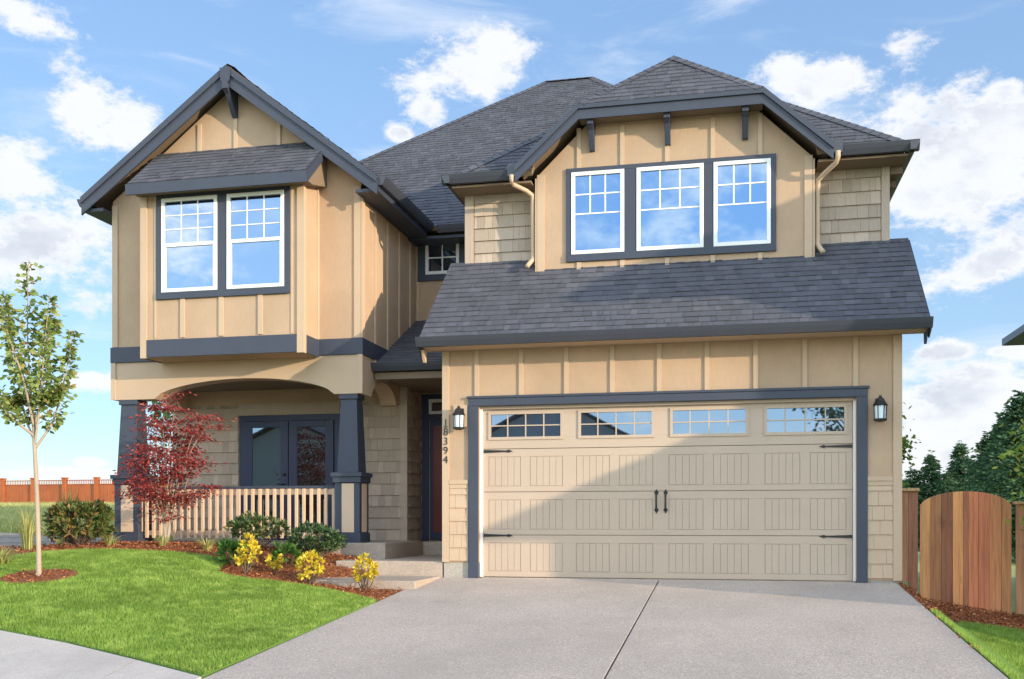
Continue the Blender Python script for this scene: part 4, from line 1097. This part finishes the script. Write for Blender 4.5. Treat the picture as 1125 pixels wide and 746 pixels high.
def broad(name, label, x, y, h, r, n, mat, L=.12, seed=1, z0=None, trunk=.05, group=None, per=30, sp=.3):
    rr = random.Random(seed); bz = gz(x, y) if z0 is None else z0; t = empty(name, (x, y, bz), label, 'tree', group); mb = MB(); C = []; A = []
    top = Vector((x, y, bz+h*.5)); mb.tube([(x, y, bz-.1), (x+.03, y, bz+h*.3), top], [trunk, trunk*.8, trunk*.5], 8)
    for k in range(n):
        th = rr.uniform(0, 6.28); d = Vector((math.cos(th), math.sin(th), rr.uniform(-.5, 1.1))); e = Vector((x, y, bz+h*.62)) + Vector((d.x*r, d.y*r, d.z*h*.36))*rr.uniform(.55, 1)
        pts = spl([(x, y, bz+h*rr.uniform(.25, .5)), (Vector((x, y, bz+h*.5))+e)/2+Vector((0, 0, .05)), e], 5); mb.tube(pts, [trunk*.4*(1-i/len(pts))+.004 for i in range(len(pts))], 5)
        for _ in range(per):
            p = e+Vector((rr.gauss(0, sp), rr.gauss(0, sp), rr.gauss(0, sp*.5))); C.append(p); A.append(Vector((rr.gauss(0, 1), rr.gauss(0, 1), rr.gauss(-.3, .5))))
    mb.build('trunk', m_barkd, t, True); leaves('crown', np.array(C), np.array(A), np.array(L), np.array(L*.7), mat, t, .15)
broad('vine_maple', 'young lime green maple in front of the right fence at the edge', 4.2, 13.45, 2.8, .80, 60, m_lime, .09, 3, per=24, sp=.12, trunk=.03)
broad('broadleaf_tree', 'light green tree peeking out behind the garage corner', 2.86, 20.5, 3.3, .36, 40, m_lime, .10, 5, per=30, sp=.12)
broad('broadleaf_tree', 'green tree seen through the left porch arch', -13.3, 24.5, 4.6, 1.5, 50, m_green, .16, 6, per=40, sp=.28)

# ================================================================== NEIGHBOUR HOUSE (right, mostly outside the frame)
nb = empty('neighbor_house', (11, 14, -.9), 'neighbouring house of which only a gray eave shows at the right edge', 'house')
NX, NY0, NY1, NE = 7.72, 10.6, 29.1, 5.70
mb = MB(); mb.box(NX, 17, NY0, NY1, -1.2, NE-.1); mb.build('wall', m_tan, nb)
mb = MB(); n0, n1, n2, n3 = (NX-.62, NY0-.62, NE), (17.62, NY0-.62, NE), (17.62, NY1+.62, NE), (NX-.62, NY1+.62, NE); q0, q1 = (12.5, NY0+4.6, 9.6), (12.5, NY1-4.6, 9.6)
shingle_plane(mb, [n0, n1, q0], .2); shingle_plane(mb, [n1, n2, q1, q0], .3); shingle_plane(mb, [n2, n3, q1], .2); shingle_plane(mb, [n3, n0, q0, q1], .2)
rf = mb.build('roof', [m_shingle, m_dark], nb)
mb = MB()
mb.box(NX-.65, NX-.62, NY0-.65, NY1+.65, NE-.16, NE+.02); mb.box(NX-.65, 17.65, NY1+.621, NY1+.65, NE-.16, NE+.02); mb.box(NX-.65, 17.65, NY0-.65, NY0-.621, NE-.16, NE+.02); mb.box(NX-.62, NX, NY0-.62, NY1+.62, NE-.17, NE-.13)
mb.build('gutter', m_gutter, nb)
mb = MB(); mb.box(NX+.1, 16.9, 9.42, NY0-.001, -1.0, 2.6); mb.build('garage_wall', m_tan, nb)
mb = MB(); shingle_plane(mb, [(NX-.3, 9.02, 2.60), (17.2, 9.02, 2.60), (17.2, NY0, 3.48), (NX-.3, NY0, 3.48)], .2)
mb.prism([(NX-.29, 9.03, 2.53), (NX-.29, NY0-.001, 3.40), (NX-.29, NY0-.001, 2.5), (NX-.29, 9.42, 2.5)], (.5, 0, 0), 1); mb.build('lower_roof', [m_shingle, m_tantrim], nb)
for y in (14.5, 20):
    mb = MB(); mb.box(NX-.04, NX-.001, y, y+1.2, 3.6, 5.0); w = mb.build('window', m_white, nb)
    mb = MB(); mb.box(NX-.055, NX-.041, y+.08, y+1.12, 3.68, 4.92); mb.build('glass_pane', m_glass, w)

# ================================================================== ACROSS THE STREET (reflected in the glass)
def opposite(x0, x1, y, zr, wallm, label):
    t = empty('house', ((x0+x1)/2, y, -1), label, 'house', 'houses across the street'); xm = (x0+x1)/2; ze = zr-3.0
    mb = MB(); mb.prism([(x0, y, -1.1), (x1, y, -1.1), (x1, y, ze), (xm, y, zr-.25), (x0, y, ze)], (0, -9, 0)); mb.build('wall', wallm, t)
    mb = MB(); r0 = (xm, y+.5, zr); r1 = (xm, y-9.4, zr)
    for s_ in (-1, 1):
        e = xm+s_*((x1-x0)/2+.5); shingle_plane(mb, [(e, y+.5, ze-.15), r0, r1, (e, y-9.4, ze-.15)], .3)
    mb.build('roof', [m_shingle, m_dark], t)
    for wx in (x0+1.2, xm-.6, x1-2.4):
        mb = MB(); mb.box(wx, wx+1.2, y+.002, y+.05, ze-1.9, ze-.5); w_ = mb.build('window', m_white, t)
        mb = MB(); mb.box(wx+.09, wx+1.11, y+.051, y+.06, ze-1.81, ze-.59); mb.build('glass_pane', m_glassd, w_)
    mb = MB(); mb.box(x0+.8, x0+5.4, y+.002, y+.06, -1.0, 1.2); mb.build('garage_door', m_door, t)
opposite(-14.5, -4, -24, 7.4, m_white, 'white gabled house reflected in the left garage door windows')
opposite(-33, -20.5, -25, 7.2, m_cream, 'cream gabled house reflected in the porch french doors')
broad('broadleaf_tree', 'dark tree reflected in the right garage door window', 6.0, -19, 7.8, 2.6, 60, m_green, .25, 16, per=40, sp=.45, z0=-1.0, trunk=.16)

# ------------------------------------------------------------------ camera
cam = bpy.data.cameras.new('camera'); co = bpy.data.objects.new('camera', cam); col.objects.link(co)
co.location = (0, 0, .81); co.rotation_euler = (R(90), 0, R(12.3))
cam.sensor_width = 36; cam.lens = 36*1120/1125; cam.shift_y = (572-373)/1125; cam.shift_x = 0; cam.clip_end = 5000; cam.clip_start = .05
scene.camera = co

# ------------------------------------------------------------------ light
L = Vector((-2.2, 1, -.40)); el = math.asin(.40/L.length); az = math.atan2(2.2, -1)     # azimuth from +Y clockwise towards +X
sun = bpy.data.lights.new('sun', 'SUN'); sun.energy = 2.6; sun.angle = R(.5); sun.color = (1, .82, .60)
so = bpy.data.objects.new('sun', sun); col.objects.link(so); so.location = (30, -10, 20); so.rotation_euler = L.to_track_quat('-Z', 'Y').to_euler()
w = bpy.data.worlds.new('World'); scene.world = w; w.use_nodes = True; nt = w.node_tree; bg = nt.nodes['Background']
sky = N(nt, 'ShaderNodeTexSky', sky_type='NISHITA'); sky.sun_disc = False; sky.sun_elevation = el; sky.sun_rotation = az
sky.air_density = 1.0; sky.dust_density = 0.0; sky.ozone_density = 3.0; sky.altitude = 0
tc = N(nt, 'ShaderNodeTexCoord'); sx = N(nt, 'ShaderNodeSeparateXYZ'); nt.links.new(tc.outputs['Generated'], sx.inputs[0])
def mth(op, a, b=None, c=None):
    n = N(nt, 'ShaderNodeMath', operation=op)
    for i, v in enumerate((a, b, c)):
        if v is None: continue
        if isinstance(v, (int, float)): n.inputs[i].default_value = v
        else: nt.links.new(v, n.inputs[i])
    return n.outputs[0]
azn = mth('ARCTAN2', sx.outputs[0], sx.outputs[1]); eln = mth('ARCSINE', sx.outputs[2])
cv = N(nt, 'ShaderNodeCombineXYZ'); nt.links.new(azn, cv.inputs[0]); nt.links.new(eln, cv.inputs[1])
# clouds of the photograph: centre and half size in pixels of the picture, turned into directions
blobs = [(40, 265, 95, 62), (5, 190, 60, 45), (100, 120, 42, 45), (145, 135, 36, 38), (20, 12, 42, 22), (520, 78, 68, 38), (548, 55, 40, 28), (440, 145, 16, 12), (470, 120, 26, 25),
         (915, 82, 80, 26), (985, 50, 38, 20), (1060, 195, 100, 85), (985, 170, 70, 60), (1105, 130, 50, 35), (1080, 292, 60, 24), (1105, 98, 22, 12), (1050, 445, 95, 42), (1045, 385, 34, 11), (1110, 385, 25, 8), (1010, 510, 80, 26), (98, 508, 17, 6), (90, 420, 50, 12), (60, 520, 60, 8)]
def direc(px, py):
    u = (px-562.5)/1120; v = (572-py)/1120; d = (CF + CR*u + Vector((0, 0, v))).normalized()
    return math.atan2(d.x, d.y), math.asin(d.z)
acc = None; low = None
for px_, py_, sxp, syp in blobs:
    a, e = direc(px_, py_); a2, _ = direc(px_+sxp, py_); _, e2 = direc(px_, py_-syp)
    s = N(nt, 'ShaderNodeVectorMath', operation='SUBTRACT'); nt.links.new(cv.outputs[0], s.inputs[0]); s.inputs[1].default_value = (a, e, 0)
    m_ = N(nt, 'ShaderNodeVectorMath', operation='MULTIPLY'); nt.links.new(s.outputs[0], m_.inputs[0]); m_.inputs[1].default_value = (1/abs(a2-a), 1/abs(e2-e), 0)
    l = N(nt, 'ShaderNodeVectorMath', operation='LENGTH'); nt.links.new(m_.outputs[0], l.inputs[0])
    v = mth('SUBTRACT', 1.0, l.outputs['Value']); v = mth('MAXIMUM', v, -1.5)
    acc = v if acc is None else mth('SMOOTH_MAX', acc, v, .25)
# elsewhere in the sky: broken cloud from plain noise on the view direction
mp = N(nt, 'ShaderNodeMapping'); nt.links.new(tc.outputs['Generated'], mp.inputs[0]); mp.inputs['Scale'].default_value = (1, 1, 1.8)
n1 = N(nt, 'ShaderNodeTexNoise'); n1.inputs['Scale'].default_value = 13; n1.inputs['Detail'].default_value = 10; n1.inputs['Roughness'].default_value = .69; nt.links.new(mp.outputs[0], n1.inputs['Vector'])
n2 = N(nt, 'ShaderNodeTexNoise'); n2.inputs['Scale'].default_value = 2.2; n2.inputs['Detail'].default_value = 4; nt.links.new(mp.outputs[0], n2.inputs['Vector'])
nz1 = mth('SUBTRACT', n1.outputs['Fac'], .5)
d_front = mth('ADD', mth('MULTIPLY_ADD', acc, 1.15, .22), mth('MULTIPLY', nz1, 4.8))
d_back = mth('ADD', mth('MULTIPLY', mth('SUBTRACT', n2.outputs['Fac'], .55), 4.0), mth('MULTIPLY', nz1, 3.4))
isback = mth('SMOOTH_MIN', 1.0, mth('MAXIMUM', 0.0, mth('MULTIPLY', mth('SUBTRACT', .25, sx.outputs[1]), 4.0)), .01)
dm = N(nt, 'ShaderNodeMix', data_type='FLOAT'); nt.links.new(isback, dm.inputs[0]); nt.links.new(d_front, dm.inputs[2]); nt.links.new(d_back, dm.inputs[3])
dens = N(nt, 'ShaderNodeMapRange', interpolation_type='SMOOTHSTEP'); nt.links.new(dm.outputs[0], dens.inputs[0]); dens.inputs[1].default_value = -.20; dens.inputs[2].default_value = .62
core = N(nt, 'ShaderNodeMapRange', interpolation_type='SMOOTHSTEP'); n4 = N(nt, 'ShaderNodeTexNoise'); n4.inputs['Scale'].default_value = 7; n4.inputs['Detail'].default_value = 7; n4.inputs['Roughness'].default_value = .58; nt.links.new(mp.outputs[0], n4.inputs['Vector'])
nt.links.new(mth('ADD', mth('MINIMUM', dm.outputs[0], .9), mth('MULTIPLY', mth('SUBTRACT', n4.outputs['Fac'], .5), 5.0)), core.inputs[0]); core.inputs[1].default_value = .3; core.inputs[2].default_value = 2.0
SKYK = (1.25, 1.25, 1.25)
skc = mixc(nt, sky.outputs[0], SKYK, 1.0, 'MULTIPLY')
grad = ramp(nt, eln, [(0, (2.15, 2.75, 3.35)), (.12, (1.95, 2.65, 3.4)), (.55, (1.25, 2.05, 3.3)), (1, (.9, 1.6, 2.8))])
skc = mixc(nt, skc, grad, .62)
ccol = ramp(nt, core.outputs[0], [(0, (4.05, 4.0, 3.95)), (.4, (3.95, 3.92, 3.9)), (1, (2.65, 2.8, 3.05))])
n3 = N(nt, 'ShaderNodeTexNoise'); n3.inputs['Scale'].default_value = 4; n3.inputs['Detail'].default_value = 8; n3.inputs['Roughness'].default_value = .6; n3.inputs['Distortion'].default_value = .8
mp3 = N(nt, 'ShaderNodeMapping'); nt.links.new(tc.outputs['Generated'], mp3.inputs[0]); mp3.inputs['Scale'].default_value = (1, 1, 4); nt.links.new(mp3.outputs[0], n3.inputs['Vector'])
wisp = N(nt, 'ShaderNodeMapRange', interpolation_type='SMOOTHSTEP'); nt.links.new(n3.outputs['Fac'], wisp.inputs[0]); wisp.inputs[1].default_value = .48; wisp.inputs[2].default_value = .78; wisp.inputs[4].default_value = .55
skc = mixc(nt, skc, (4.2, 4.25, 4.3), wisp.outputs[0])
fin = mixc(nt, skc, ccol, mth('MULTIPLY', dens.outputs[0], .96))
back_fill = N(nt, 'ShaderNodeMapRange', interpolation_type='SMOOTHSTEP'); nt.links.new(sx.outputs[1], back_fill.inputs[0])
back_fill.inputs[1].default_value = .15; back_fill.inputs[2].default_value = -.55
fin = mixc(nt, fin, ramp(nt, back_fill.outputs[0], [(0, (.74, .76, .80)), (1, (2.6, 2.32, 1.98))]), 1.0, 'MULTIPLY')  # sky behind the camera brightened and warmed as added fill for the facade
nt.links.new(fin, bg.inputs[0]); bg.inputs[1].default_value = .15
# ------------------------------------------------------------------ view
vs_ = scene.view_settings; vs_.view_transform = 'Standard'; vs_.look = 'None'; vs_.gamma = 1; vs_.use_curve_mapping = False; vs_.exposure = 1.15
